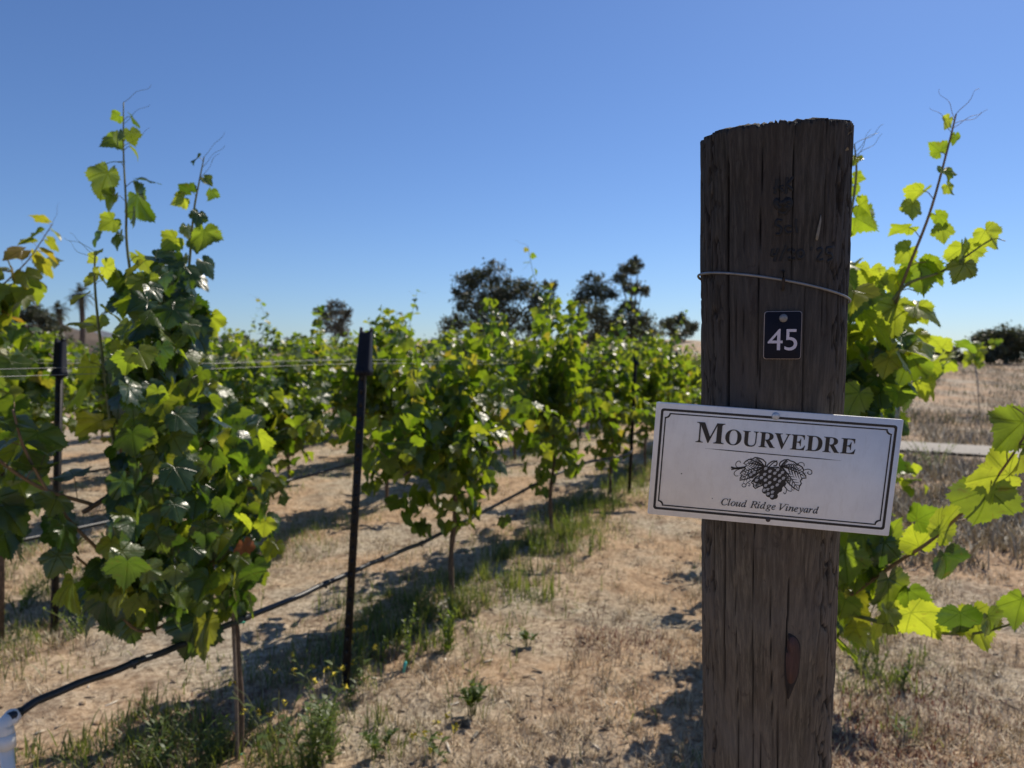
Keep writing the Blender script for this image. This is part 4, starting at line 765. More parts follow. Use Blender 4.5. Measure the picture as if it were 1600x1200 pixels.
# canes arching towards the camera at the left edge
cn = Buf()
for pp, ds in (([(300, 925), (215, 905), (150, 855), (90, 790), (40, 705), (20, 640)], (2.35, 2.2, 2.05, 1.92, 1.82, 1.78)), ([(290, 960), (215, 985), (150, 900), (120, 870)], (2.36, 2.25, 2.1, 2.0)), ([(150, 790), (60, 760), (-20, 700), (-70, 610)], (2.05, 1.9, 1.8, 1.75))):
    P = bez([at(x, y, d) for (x, y), d in zip(pp, ds)], 7); cn.tube(P, np.linspace(.0062, .0030, len(P)), 6); f.along(P, lambda u: .095 - .02 * u, .105, .12, .9, .7, .0017)
cn.take(f.pet); obj('arching_canes', cn.mesh('arching_canes', M['cane_brown'], True, q), v)
sil = [(225, 395), (285, 400), (305, 460), (315, 560), (330, 620), (405, 650), (425, 720), (420, 800), (435, 850), (405, 910), (385, 945), (330, 960), (250, 930), (195, 945), (165, 890), (185, 760), (185, 640), (190, 540), (205, 470)]
cloud(f, 440, sil, lambda x, y: rdep(min(x, 380)), .16, .070)
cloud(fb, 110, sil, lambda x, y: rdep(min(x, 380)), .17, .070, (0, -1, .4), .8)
cloud(f, 13, [(-60, 640), (40, 660), (60, 760), (150, 860), (190, 950), (120, 950), (50, 880), (-60, 860)], lambda x, y: 1.95, .1, .09)
cloud(f, 16, [(100, 880), (290, 880), (330, 970), (130, 970)], lambda x, y: 2.2, .1, .115)
PL = [(205, 214, 14, 20, 0), (172, 222, 19, -50, 1), (162, 286, 30, -25, 0), (222, 322, 34, 40, 0), (181, 183, 11, -60, 1), (168, 350, 18, -50, 1), (152, 374, 15, -40, 0), (318, 375, 26, 20, 1), (280, 314, 14, -70, 1), (328, 305, 12, 10, 1), (326, 420, 20, 15, 0), (330, 508, 24, 10, 1), (265, 378, 18, -80, 1), (145, 405, 11, -50, 1), (140, 440, 14, -40, 1), (175, 425, 22, 60, 1), (150, 510, 20, -10, 1), (185, 470, 34, -60, 0), (300, 490, 36, 20, 0), (255, 545, 34, 10, 0), (285, 560, 40, 20, 0), (95, 830, 36, 10, 0), (25, 850, 40, -20, 0), (200, 940, 40, 10, 0), (165, 955, 40, -10, 0), (60, 700, 38, 0, 0), (230, 880, 40, 20, 0)]
for x, y, rp, ro, sn in PL:
    fl_ = fb if sn else f; r_ = fl_.r; a = R(ro) + r_.normal(0, .2); d_ = (2.24 if y < 560 else 2.0 if x < 150 else 2.15); L = 2 * rp * d_ / FPX / 1.25; t_ = norm(np.array([math.sin(a), r_.normal(0, .25), -math.cos(a)]))
    fl_.leaf(at(x, y, d_) - t_ * L * .4, t_, norm(np.array([0, .7, 0]) + np.array(sdir) * .6 + r_.normal(0, .25, 3)) if sn else norm(np.array([r_.normal(0, .4), -.7, .6])), L)
f.build('foliage', FINE, M['leaf_dark'], v, q); fb.build('backlit_leaves', FINE, M['leaf_bright'], v, q)['label'] = 'paler leaves coloured as if lit from behind'
fd = Foliage(13); fd.leaf(at(380, 850, 2.3), np.array([0, .1, -1.]), np.array([.9, -.4, .1]), .075); fd.build('withered_leaf', FINE[:1], M['leaf_dead'], v, q)['label'] = 'single withered rust red leaf'
stk = gnd(row_pt(1, 2.44)) + [-.012, -.02, 0]
sk = Buf(); sk.tube(bez([at(371, 1200, 2.40) - [0, 0, .06], at(369, 1090, 2.40), at(366, 1010, 2.40), at(361, 900, 2.40)], 6), .0065, 7)
tag(obj('training_stake', sk.mesh('training_stake', M['stake'], True), None), 'thin grey wooden stake tied to the near grapevine trunk', 'stake')
# ------------------------------------------------------------------ the vine behind the wooden post
q = gnd(row_pt(0, 2.05)); v = hero('sunlit grapevine right behind the wooden post with long shoots reaching right', q, GRP)
f = Foliage(21); fb = Foliage(22); fd = Foliage(24); tr = Buf(); P = bez([q - [0, 0, .06], q + [.01, 0, .3], q + [-.01, 0, .6], q + [0, 0, .82]], 6); tr.tube(P, np.linspace(.016, .012, len(P)), 7); obj('trunk', tr.mesh('trunk', M['bark'], True, q), v)
for pp, ds, sf, sp, nm in (([(1320, 680), (1370, 555), (1415, 430), (1452, 335), (1480, 235), (1494, 178)], (2.0, 1.95, 1.9, 1.86, 1.82, 1.8), lambda u: .092 * (1 - u) ** .8 + .026, .075, 'upright_shoot'),
                       ([(1330, 930), (1400, 880), (1450, 848), (1505, 800), (1560, 742), (1615, 660)], (1.85, 1.75, 1.66, 1.58, 1.5, 1.42), lambda u: .098 + .0 * u, .085, 'reaching_shoot'),
                       ([(1330, 960), (1400, 978), (1460, 988), (1520, 990), (1580, 975), (1640, 950)], (1.85, 1.75, 1.68, 1.6, 1.53, 1.47), lambda u: .088 + .0 * u, .075, 'low_shoot'),
                       ([(1370, 520), (1410, 450), (1470, 425), (1510, 400), (1550, 372)], (1.95, 1.9, 1.86, 1.82, 1.8), lambda u: .085 + .01 * u, .075, 'side_shoot'),
                       ([(1290, 620), (1310, 420), (1330, 330), (1338, 270), (1335, 225)], (2.0, 1.95, 1.9, 1.88, 1.86), lambda u: .09 * (1 - u) + .03, .085, 'hidden_shoot'),
                       ([(1330, 680), (1380, 620), (1440, 590), (1500, 555)], (2.3, 2.5, 2.7, 2.9), lambda u: .11 - .03 * u, .06, 'far_shoot')):
    P = bez([at(x, y, d) for (x, y), d in zip(pp, ds)], 7); s_ = Buf(); s_.tube(P, np.linspace(.0055, .0018, len(P)), 6)
    (fd if nm in ('reaching_shoot', 'low_shoot', 'side_shoot') else fb).along(P, sf, sp, .1, .55, .55, .0016, None, .8)
    if nm in ('upright_shoot', 'hidden_shoot'):
        for j in range(5): tendril(s_, f.r, P[-1 - j], (f.r.uniform(-1, 1), 0, f.r.uniform(.2, 1)), .085)
    s_.take(fb.pet); s_.take(fd.pet); obj(nm, s_.mesh(nm, M['cane_brown'] if nm in ('reaching_shoot', 'upright_shoot') else M['cane'], True, q), v)
def pleaf(f, px, py, rp, d, roll=0.0, sun=1.0):
    """one leaf about rp pixels in radius seen round (px, py), d metres ahead"""
    r = f.r; a = R(roll) + r.normal(0, .25); L = 2 * rp * d / FPX / 1.3; t = norm(np.array([math.sin(a), r.normal(.15, .2), -math.cos(a)]))
    n = norm(np.array([0, .7, 0]) + np.array(sdir) * .6 + r.normal(0, .22, 3)) if sun else norm(np.array([r.normal(0, .3), -.75, .55]))
    f.leaf(at(px, py, d) - t * L * .40, t, n, L)
for a in ((1578, 678, 46, 1.46, -60), (1545, 745, 50, 1.5, -80), (1480, 812, 40, 1.6, 150), (1445, 805, 26, 1.64, 120), (1392, 832, 34, 1.74, 170), (1430, 838, 28, 1.7, 190), (1365, 870, 38, 1.8, 100), (1350, 900, 30, 1.86, 60), (1442, 972, 40, 1.66, 30), (1400, 962, 32, 1.75, 150),
          (1528, 982, 40, 1.6, 10), (1490, 975, 26, 1.64, 60), (1590, 955, 34, 1.5, 20), (1547, 372, 24, 1.8, 40), (1508, 402, 28, 1.84, 20), (1440, 432, 32, 1.9, 10), (1398, 440, 24, 1.92, -10), (1425, 330, 20, 1.86, -15), (1473, 366, 18, 1.85, 10), (1350, 348, 26, 1.9, 60), (1342, 278, 12, 1.9, 70), (1484, 296, 13, 1.83, 60), (1440, 490, 20, 1.9, 20), (1410, 398, 22, 1.9, -20), (1355, 440, 30, 1.92, 0), (1398, 500, 36, 1.9, 10), (1415, 575, 36, 1.95, -20)):
    pleaf(fb, *a)
for a in ((1537, 792, 48, 1.52, 5), (1592, 722, 34, 1.44, 10), (1480, 885, 36, 1.6, 20), (1502, 975, 32, 1.58, 15), (1550, 976, 30, 1.55, 20), (1505, 398, 26, 1.8, 10), (1500, 425, 24, 1.8, -20), (1370, 880, 44, 1.8, 10), (1390, 930, 46, 1.78, 0), (1380, 560, 40, 1.9, 10), (1350, 610, 44, 1.92, -10)):
    pleaf(f, *a, sun=0)
cloud(fb, 95, [(1300, 400), (1370, 430), (1425, 470), (1435, 560), (1410, 630), (1385, 680), (1230, 680), (1230, 480)], lambda x, y: 2.0, .16, .066, (0, -1, .4), .6)
cloud(f, 46, [(1300, 430), (1380, 450), (1430, 560), (1400, 680), (1230, 680), (1230, 480)], lambda x, y: 2.0, .15, .078)
cloud(fb, 42, [(1200, 820), (1330, 820), (1400, 830), (1430, 930), (1390, 980), (1320, 1000), (1230, 1000)], lambda x, y: 1.9, .14, .072, (0, -1, .4), .7)
cloud(f, 60, [(1180, 650), (1375, 650), (1385, 760), (1390, 900), (1350, 970), (1310, 990), (1200, 990)], lambda x, y: 2.0, .15, .08)
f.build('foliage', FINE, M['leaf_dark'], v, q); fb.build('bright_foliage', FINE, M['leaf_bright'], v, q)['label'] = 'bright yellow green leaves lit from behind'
fy = Foliage(23); cloud(fy, 7, [(1325, 900), (1350, 900), (1350, 950), (1325, 960)], lambda x, y: 1.95, .05, .06); fy.build('yellow_leaves', FINE, M['leaf_yellow'], v, q)['label'] = 'small yellow leaves low behind the post'
# ------------------------------------------------------------------ steel posts, wires and hoses
def tpost_meshes():
    b = Buf(); b.box((0, -.004, .69), (.017, .0022, .77)); b.box((0, .011, .69), (.0022, .013, .77))
    for i in range(26): b.box((0, -.009, .05 + i * .054), (.006, .0035, .012))
    c = Buf(); n = 20; prof = [(1.30, .032, .026), (1.322, .034, .028), (1.328, .030, .024), (1.47, .0245, .0195), (1.476, .022, .017)]
    V = []
    for z, a, d in prof:
        for t in np.linspace(0, 2 * math.pi, n, endpoint=False):
            k = (abs(math.cos(t)) ** 5 + abs(math.sin(t)) ** 5) ** (-1 / 5.); V.append((a * k * math.cos(t), d * k * math.sin(t) + .004, z + (.006 * math.cos(2 * t) if z > 1.46 else 0)))
    m = len(prof); F4 = [[i * n + j, i * n + (j + 1) % n, (i + 1) * n + (j + 1) % n, (i + 1) * n + j] for i in range(m - 1) for j in range(n)]
    V.append((0, .004, 1.466)); V.append((0, .004, 1.30)); F3 = [[(m - 1) * n + j, (m - 1) * n + (j + 1) % n, m * n] for j in range(n)] + [[(j + 1) % n, j, m * n + 1] for j in range(n)]
    c.add(V, F3, F4); c.box((0, -.027, 1.315), (.012, .004, .012))
    for sx in (-1, 1): c.box((sx * .022, .004, 1.482), (.0025, .010, .009))
    return b.mesh('shaft', M['tpost']), c.mesh('cap', M['cap'], False)
SHAFT, CAPM = tpost_meshes()
def tpost(p, label, group, lean=(0, 0), rz=0, zs=1):
    o = empty('trellis_post', gnd(p), label, 'post', group); o.rotation_euler = (lean[0], lean[1], ROT - math.pi / 2 + rz); o.scale = (1, 1, zs)
    obj('shaft', SHAFT, o); obj('cap', CAPM, o); return o
def base_at(px, py):                                                # ground point under a pixel
    r = ray(px, py); d = 3.0
    for _ in range(40):
        p = at(px, py, d); d = d * (CAMZ - float(gz(p[0], p[1]))) / max(.05, CAMZ - p[2]) if p[2] < CAMZ else d
    return at(px, py, d)[:2]
GP = 'dark steel trellis posts with plastic caps'
pA = base_at(540, 1078); tpost(pA, 'dark steel post with black cap, nearest one in front of the vines', GP, (0, R(4.0)), .15, 1.01)
pB = base_at(84, 985); tpost(pB, 'dark steel post with black cap, left of the big near grapevine', GP, (0, R(3.4)), .1, .99)
tpost(base_at(983, 772), 'dark steel post beside the darker vine left of the sign', GP, (0, R(2.4)), .2, 1.0)
tpost(row_pt(2, 8.0), 'dark steel post deep among the vines of the second row', GP, (0, R(1)), .1, 1.0)
tpost(row_pt(0, 2.75) + NR * .06, 'dark capped steel post peeking out behind the wooden post', GP, (0, R(-2)), .2, 1.0)
for k, ys in ((1, (10.8, 14.8)), (2, (12.2, 16.4)), (3, (6.6, 10.7, 14.8)), (4, (8.4, 12.4, 16.4)), (0, (6.8, 10.8))):
    for y in ys: tpost(row_pt(k, y), 'distant dark steel post mostly hidden among vine leaves', 'steel posts hidden among the vines', (0, R(rv.normal(0, 1.2))), rv.normal(0, .1))
def wire_path(k, y0, y1, z, off=0.0, sag=.012, n=60):
    ys = np.linspace(y0, y1, n); P = np.array([[*(row_pt(k, y) + NR * off), 0] for y in ys]); P[:, 2] = gz0(P[:, 0], P[:, 1]) + z - sag * np.abs(np.sin((ys - 3.0) * math.pi / 3.95)); return P
for k, nm in ((1, 'front'), (2, 'second'), (3, 'third'), (0, "wooden post's")):
    for z, off, wh in ((1.372, -.02, 'upper'), (1.355, .025, 'lower')):
        y0 = {1: 1.2, 2: 2.0, 3: 3.4, 0: .9}[k]
        b = Buf().tube(wire_path(k, y0, 17.5, z, off), .0008, 5); tag(obj('trellis_wire', b.mesh('trellis_wire', M['wire'], True)), f"thin shiny trellis wire, {wh} of the pair along the {nm} row", 'wire', 'trellis wires')
def hose(k, y0, y1, label, z=.49, pts=None):
    P = wire_path(k, y0, y1, z, 0, .03, 90) if pts is None else pts
    P = P + np.stack([0 * P[:, 0], 0 * P[:, 0], .006 * (vnoise(np.arange(len(P)) * .35, 0 * P[:, 0], 60 + k) - .5)], -1)
    o = empty('irrigation_hose', P[0], label, 'hose', 'black drip hoses along the rows'); obj('tube', Buf().tube(P, .0108, 9).mesh('tube', M['hose'], True, P[0]), o)
    d = np.concatenate([[0], np.cumsum(np.linalg.norm(np.diff(P, axis=0), axis=1))]); proto = None
    for i, x in enumerate(np.arange(.35, min(d[-1], 9.0 if k == 1 else 0), .42)):
        c = np.array([np.interp(x, d, P[:, j]) for j in range(3)]); e = Buf(); T = np.array([U[0], U[1], 0]); 
        e.tube([-T * .016, -T * .012, T * .012, T * .016], [.0105, .0132, .0132, .0105], 8); e.tube([(0, 0, 0), (.003, -.004, .018 if i % 2 else -.018)], [.006, .0045], 6)
        em_ = obj('emitter', e.mesh('emitter', M['hose'], True), o); em_.location = c - P[0]
    return o
hp = [at(14, 1122, 1.765), at(80, 1085, 1.87), at(200, 1040, 2.06), at(300, 1000, 2.26), at(380, 968, 2.44), at(470, 930, 2.7), at(553, 893, 3.0), at(610, 868, 3.3), at(670, 843, 3.7), at(760, 797, 4.55), at(830, 760, 5.35), at(868, 742, 5.7), at(920, 722, 6.4), at(985, 707, 7.0)] + list(wire_path(1, 8, 16, .49)[::6])
hose(1, 0, 0, 'black drip hose running along the front row from the white pipe', pts=bez(hp, 8))
hose(2, 2.2, 17, 'black drip hose of the second row glimpsed between vines'); hose(3, 3.5, 17, 'black drip hose of the third row, far behind the near vine'); hose(0, .95, 12, 'black drip hose in the row of the wooden post')
# white riser pipe
pb_ = at(8, 1135, 1.76); rp = empty('riser_pipe', gnd(pb_), 'white plastic pipe riser in the bottom left corner feeding the hose', 'pipe'); og = np.array(rp.location)
foot = gnd(at(38, 1300, 1.70)); foot[2] = -.05; foot = np.array([pb_[0] + .045, pb_[1] - .02, -.05])
obj('pipe', Buf().tube([foot, pb_ - [0, 0, .03]], .0155, 16).mesh('pipe', M['pvc'], True, og), rp)
dn = norm(pb_ - foot); el = Buf(); el.tube([pb_ - dn * .055, pb_ - dn * .02], .0205, 16); hd = norm(np.array(hp[1]) - np.array(hp[0])); el.tube(bez([pb_ - dn * .02, pb_ + dn * .005, pb_ + hd * .02 + dn * .012, np.array(hp[0]) + hd * .005], 6), .0195, 16)
obj('elbow', el.mesh('elbow', M['pvc'], True, og), rp); obj('barb', Buf().tube([np.array(hp[0]) - hd * .0, np.array(hp[0]) + hd * .03], .0125, 12).mesh('barb', M['hose'], True, og), rp)
# ------------------------------------------------------------------ ground cover
def blades(n, sampler, length, width, tilt, mat, name, seed, bend=.3):
    """n thin curved blades of dry straw or green grass as one sheet"""
    r = np.random.default_rng(seed); x, y = sampler(r, n); n = len(x)
    z = gz0(x, y) + micro(x, y) - .004; L = r.uniform(*length, n) ; W = r.uniform(*width, n)
    az = r.uniform(0, 2 * math.pi, n); ti = np.radians(r.uniform(*tilt, n)); 
    d = np.stack([np.sin(ti) * np.cos(az), np.sin(ti) * np.sin(az), np.cos(ti)], -1); s_ = np.stack([-np.sin(az), np.cos(az), 0 * az], -1)
    p = np.stack([x, y, z], -1); m_ = p + d * (L * .55)[:, None]; e = p + d * L[:, None] + np.stack([np.cos(az), np.sin(az), -1.0 + 0 * az], -1) * (L * bend * r.uniform(.2, 1, n))[:, None] * .5
    e[:, 2] = np.maximum(e[:, 2], z + .004)
    V = np.stack([p - s_ * W[:, None] / 2, p + s_ * W[:, None] / 2, m_ + s_ * W[:, None] * .45, m_ - s_ * W[:, None] * .45, e], 1).reshape(-1, 3)
    b = np.arange(n)[:, None] * 5
    return tag(obj(name, mesh(name, V, [b + np.array([0, 1, 2, 3]), b + np.array([3, 2, 4])], mat)), kind='stuff')
def wedge(r, n, y0, y1, side=.98):
    y = y0 * (y1 / y0) ** r.random(n); x = r.uniform(-1, 1, n) * y * side; return x, y
M['straw'] = leafmat('dry_straw', [(0, (.15, .10, .065)), (.3, (.36, .26, .165)), (.7, (.62, .49, .33)), (1, (.82, .70, .50))], [(0, (.2, .14, .08)), (1, (.5, .38, .22))], .6, .2, False)
M['reddish'] = leafmat('reddish_weed', [(0, (.12, .045, .04)), (.6, (.20, .08, .06)), (1, (.26, .14, .08))], [(0, (.2, .06, .04)), (1, (.35, .12, .06))], .6, .25, False)
M['grass'] = leafmat('green_weed', [(0, (.06, .085, .025)), (.6, (.10, .125, .04)), (1, (.20, .19, .08))], [(0, (.20, .28, .03)), (.7, (.32, .40, .05)), (1, (.45, .42, .10))], .5, .4, False)
M['weed_leaf'] = leafmat('weed_leaf', [(0, (.06, .10, .03)), (1, (.11, .16, .04))], [(0, (.24, .36, .03)), (1, (.38, .48, .05))], .5, .45, False)
def patchy(lo, sc=.8, seed=70):
    def s(r, n):
        x, y = wedge(r, n, 1.25, 17); k = fbm(x * sc, y * sc, seed, 3) + r.normal(0, .06, n); m = k > lo; return x[m], y[m]
    return s
blades(100000, patchy(.47), (.02, .070), (.0018, .0042), (35, 84), M['straw'], 'dry_grass', 1)
def tufted(lo, n_c, y1):
    def s(r, n):
        cx, cy = wedge(r, n_c, 1.3, y1); k = fbm(cx * .8, cy * .8, 70, 3) > lo; cx, cy = cx[k], cy[k]; i = r.integers(0, len(cx), n); sg = r.uniform(.012, .045, len(cx))[i]
        return cx[i] + r.normal(0, 1, n) * sg, cy[i] + r.normal(0, 1, n) * sg
    return s
blades(75000, tufted(.36, 3600, 14), (.02, .085), (.0016, .0038), (5, 65), M['straw'], 'dry_grass_tufts', 12, .35)
def rowstrip(r, n):
    out = []
    for k, y0, y1, sh in ((1, 1.6, 11, .40), (2, 2.4, 14, .22), (3, 3.6, 16, .15), (4, 5, 17, .08), (0, 1.3, 10, .15)):
        m = int(n * sh); y = y0 * (y1 / y0) ** r.random(m); P = np.array(row_pt(k, 0))[None] + U[None] * (y[:, None] / U[1]); q = r.normal(.02, .26, m); P = P + NR[None] * q[:, None]
        c = fbm(P[:, 0] * 2.6, P[:, 1] * 2.6, 90, 3); dens = .52 - .08 * sstep(2.5, 4.5, y) if k == 1 else .49 + 0 * y
        ok = c + r.normal(0, .03, m) > dens; out.append(P[ok])
    P = np.concatenate(out); return P[:, 0], P[:, 1]
blades(44000, rowstrip, (.03, .13), (.0022, .0052), (4, 50), M['grass'], 'green_weeds', 2, .4)
def tallrow(r, n):
    y = 3.0 * (9 / 3.0) ** r.random(90); q = r.normal(.03, .17, 90); i = r.integers(0, 90, n); P = np.array(row_pt(1, 0))[None] + U[None] * (y[i, None] / U[1]) + NR[None] * q[i, None] + r.normal(0, .035, (n, 2)); return P[:, 0], P[:, 1]
blades(2600, tallrow, (.05, .20), (.003, .0065), (1, 30), M['grass'], 'tall_green_weeds', 22, .2)
def redspot(r, n):
    cs = [base_at(1380, 1130), base_at(1330, 1180), base_at(1450, 1090), base_at(1410, 1170), base_at(560, 1010), base_at(300, 1150), base_at(860, 800), base_at(960, 1000), base_at(1000, 750)]
    c = np.array(cs)[r.integers(0, len(cs), n)]; q = c + r.normal(0, .16, (n, 2)); return q[:, 0], q[:, 1]
def spots(r, n):
    cs = np.array([base_at(*p) for p in ((250, 1150), (330, 1130), (430, 1150), (480, 1185), (60, 930), (180, 930), (120, 960), (20, 910), (600, 950), (640, 1000), (700, 960), (760, 930), (830, 850), (880, 830), (930, 790), (380, 1185), (200, 1180), (300, 1190), (100, 1190), (1340, 1010), (1380, 1060))])
    i = r.integers(0, len(cs), n); j = r.integers(0, 14, n); o = np.random.default_rng(5).normal(0, .15, (len(cs), 14, 2)); q = cs[i] + o[i, j] + r.normal(0, .028, (n, 2)); return q[:, 0], q[:, 1]
blades(6000, spots, (.03, .12), (.0025, .006), (3, 50), M['grass'], 'weed_clumps', 23, .3)
def clods():
    r = np.random.default_rng(18); n = 2600; x, y = wedge(r, n, 1.3, 12); k = fbm(x * 1.2, y * 1.2, 44, 3) + r.normal(0, .05, n) > .5; x, y = x[k], y[k]; z = gz0(x, y) + micro(x, y); b = Buf()
    ico = np.array([[0, 0, 1], [.89, 0, .45], [.28, .85, .45], [-.72, .53, .45], [-.72, -.53, .45], [.28, -.85, .45], [.72, .53, -.45], [-.28, .85, -.45], [-.89, 0, -.45], [-.28, -.85, -.45], [.72, -.53, -.45], [0, 0, -1]])
    F = [[0, 1, 2], [0, 2, 3], [0, 3, 4], [0, 4, 5], [0, 5, 1], [1, 6, 2], [2, 7, 3], [3, 8, 4], [4, 9, 5], [5, 10, 1], [6, 7, 2], [7, 8, 3], [8, 9, 4], [9, 10, 5], [10, 6, 1], [11, 7, 6], [11, 8, 7], [11, 9, 8], [11, 10, 9], [11, 6, 10]]
    for i in range(len(x)):
        s_ = .004 + .016 * r.random() ** 3; b.add(ico * (1 + r.normal(0, .18, (12, 1))) * s_ * np.array([1.2, 1, .75]) + [x[i], y[i], z[i] + s_ * .3], F3=F)
    return tag(obj('soil_clods', b.mesh('soil_clods', M['soil'])), kind='stuff')
clods()
blades(9000, redspot, (.012, .05), (.002, .005), (10, 75), M['reddish'], 'red_ground_cover', 3)
def hillgrass(r, n):
    y = 4.6 * (44 / 4.6) ** r.random(n); x = r.uniform(.28, .98, n) * y; k = fbm(x * .9, y * .9, 33, 3); m = (k + r.normal(0, .05, n) > .40) & (r.random(n) < sstep(4, 9, y) + .35)
    # keep the path clear
    d = np.min(np.hypot(x[:, None] - pc[None, ::3, 0], y[:, None] - pc[None, ::3, 1]), 1); m &= d > .62
    return x[m], y[m]
M['hill_straw'] = leafmat('grey_straw', [(0, (.13, .105, .07)), (.4, (.26, .22, .155)), (1, (.46, .41, .31))], [(0, (.15, .11, .07)), (1, (.36, .29, .20))], .6, .2, False)
blades(110000, hillgrass, (.04, .24), (.004, .018), (8, 60), M['hill_straw'], 'hillside_grass', 4)
def hillweed(r, n):
    y = 12 * (44 / 12.) ** r.random(n); x = r.uniform(.28, .98, n) * y; k = fbm(x * .6, y * .6, 53, 3); m = (k > .56)
    d = np.min(np.hypot(x[:, None] - pc[None, ::3, 0], y[:, None] - pc[None, ::3, 1]), 1); m &= d > .62
    return x[m], y[m]
M['scrub'] = leafmat('dull_scrub', [(0, (.05, .05, .03)), (1, (.12, .11, .06))], [(0, (.10, .11, .03)), (1, (.2, .19, .06))], .7, .25, False)
blades(16000, hillweed, (.06, .24), (.008, .026), (5, 55), M['scrub'], 'hillside_scrub', 5)
# bits of bark and straw lying about
def litter():
    r = np.random.default_rng(8); n = 900; x, y = wedge(r, n, 1.4, 8); z = gz0(x, y) + micro(x, y) + .004; b = Buf()
    for i in range(n):
        a = r.uniform(0, 6.3); c, s_ = math.cos(a), math.sin(a); L = r.uniform(.006, .028) ; W = r.uniform(.002, .006)
        b.box((x[i], y[i], z[i]), (L, W, .0015), [[c, -s_, 0], [s_, c, 0], [r.normal(0, .15), r.normal(0, .15), 1]])
    return tag(obj('wood_chips', b.mesh('wood_chips', M['chip'])), kind='stuff')
m_, t_, p_, o_ = newmat('wood_chip'); t_.links.new(ramp(t_, island(t_), [(0, (.10, .07, .05)), (.7, (.36, .28, .19)), (1, (.66, .60, .50))]), p_.inputs['Base Color']); p_.inputs['Roughness'].default_value = .85; M['chip'] = m_
litter()
# ------------------------------------------------------------------ single weeds
def stemleaf(fol, P, n, L, W, r, start=.1, up=.5):
    for i in range(n):
        u = start + (1 - start) * (i + r.random() * .5) / n; k = u * (len(P) - 1); j = min(int(k), len(P) - 2); q = P[j] + (P[j + 1] - P[j]) * (k - j); a = i * 2.4 + r.normal(0, .3)
        d = norm(np.array([math.cos(a), math.sin(a), up + r.normal(0, .2)])); s_ = norm(np.cross(d, [0, 0, 1.])); l = L * 1.15 * r.uniform(.7, 1.2) * (1 - .4 * u); w_ = W * 1.6 * r.uniform(.8, 1.2)
        m_ = q + d * l * .5 + np.array([0, 0, .08 * l]); e = q + d * l - np.array([0, 0, .1 * l]); 
        fol.add([q - s_ * w_ * .2, q + s_ * w_ * .2, m_ + s_ * w_ * .5, m_ - s_ * w_ * .5, e], F3=[[3, 2, 4]], F4=[[0, 1, 2, 3]])
def weed(p, label, kind='feathery', h=.2, n=4, seed=0, spread=.05, group=None, cat='weed', name='weed'):
    r = np.random.default_rng(seed); g_ = gnd(p); g_[2] += float(micro(p[0], p[1])); o = empty(name, g_, label, cat, group); st, fo, fl = Buf(), Buf(), Buf(); flowers = []
    for i in range(n):
        a = r.uniform(0, 6.3); b0 = np.array([math.cos(a), math.sin(a), 0]) * spread * .3 * r.random(); hh = h * r.uniform(.6, 1.05); out = np.array([math.cos(a), math.sin(a), 0]) * spread * r.uniform(.3, 1.2)
        P = bez([b0 - [0, 0, .02], b0 + out * .35 + [0, 0, hh * .5], b0 + out + [0, 0, hh]], 6); st.tube(P, np.linspace(.0026, .0012, len(P)), 5, False)
        if kind == 'feathery': stemleaf(fo, P, int(26 * hh / .2), .05, .0065, r, .1, .6)
        elif kind == 'upright': stemleaf(fo, P, int(40 * hh / .25), .030, .006, r, .05, 1.2)
        elif kind == 'bushy': stemleaf(fo, P, 14, .032, .012, r, .45, .7)
        elif kind == 'mustard':
            stemleaf(fo, P, 5, .05, .012, r, .05, .3)
            for _ in range(r.integers(1, 4)):
                j = r.integers(len(P) // 2, len(P)); q = P[j] + np.array([*r.normal(0, .03, 2), r.uniform(.01, .05)]); st.tube([P[j], (P[j] + q) / 2, q], .0009, 4, False)
                fl = Buf()
                for _ in range(6):
                    c = q + r.normal(0, .0045, 3); fl.add(c + r.normal(0, .0055, (4, 3)), F3=[[0, 1, 2], [0, 2, 3], [1, 2, 3]])
                flowers.append(fl)
        elif kind == 'seedhead':
            stemleaf(fo, P, 22, .07, .007, r, .0, 1.4)
            if i == 0:
                for _ in range(160):
                    c = P[-1] + np.array([r.normal(0, .012), r.normal(0, .012), r.uniform(-.03, .05)]); fl.add(c + r.normal(0, .006, (3, 3)), F3=[[0, 1, 2]])
    obj('stem', st.mesh('stem', M['cane'], True), o); obj('leaves', fo.mesh('leaves', M['weed_leaf']), o)
    for q in flowers: obj('flower', q.mesh('flower', M['yellow']), o)
    if kind == 'seedhead': obj('seed_head', fl.mesh('seed_head', M['seed']), o)
    return o
M['yellow'] = plain('yellow_petal', (.62, .50, .04), .6, .2); M['seed'] = plain('pale_seed_head', (.55, .50, .38), .8, .2)
weed(base_at(490, 1205), 'tall feathery green weed at the bottom edge below the near steel post', 'feathery', .26, 7, 1, .07)
weed(base_at(520, 1190), 'feathery green weed beside the yellow flowered stalks', 'feathery', .20, 5, 2, .06)
weed(base_at(435, 1195), 'spindly mustard stalks with small yellow flowers beside the near trunk', 'mustard', .34, 4, 3, .12)
weed(base_at(505, 1120), 'yellow flowered mustard stalks in the shade left of the near steel post', 'mustard', .24, 4, 4, .10)
weed(base_at(565, 1070), 'small yellow flowered weed at the foot of the near steel post', 'mustard', .20, 3, 5, .08)
weed(base_at(545, 1100), 'short leafy green sprig right at the near steel post base', 'feathery', .09, 3, 6, .03)
weed(base_at(738, 1116), 'lone small bushy weed on the bare ground in the open aisle', 'bushy', .125, 9, 7, .06)
weed(base_at(700, 1015), 'green weed topped by a pale fluffy seed head', 'seedhead', .23, 5, 8, .05)
weed(base_at(635, 1040), 'tall thin upright weed left of the pale seed head', 'upright', .28, 3, 9, .04)
weed(base_at(598, 1035), 'short upright weed right of the near steel post', 'upright', .12, 2, 10, .03)
weed(base_at(655, 1000), 'short leafy weed between the seed head and the tall thin one', 'upright', .14, 3, 11, .03)
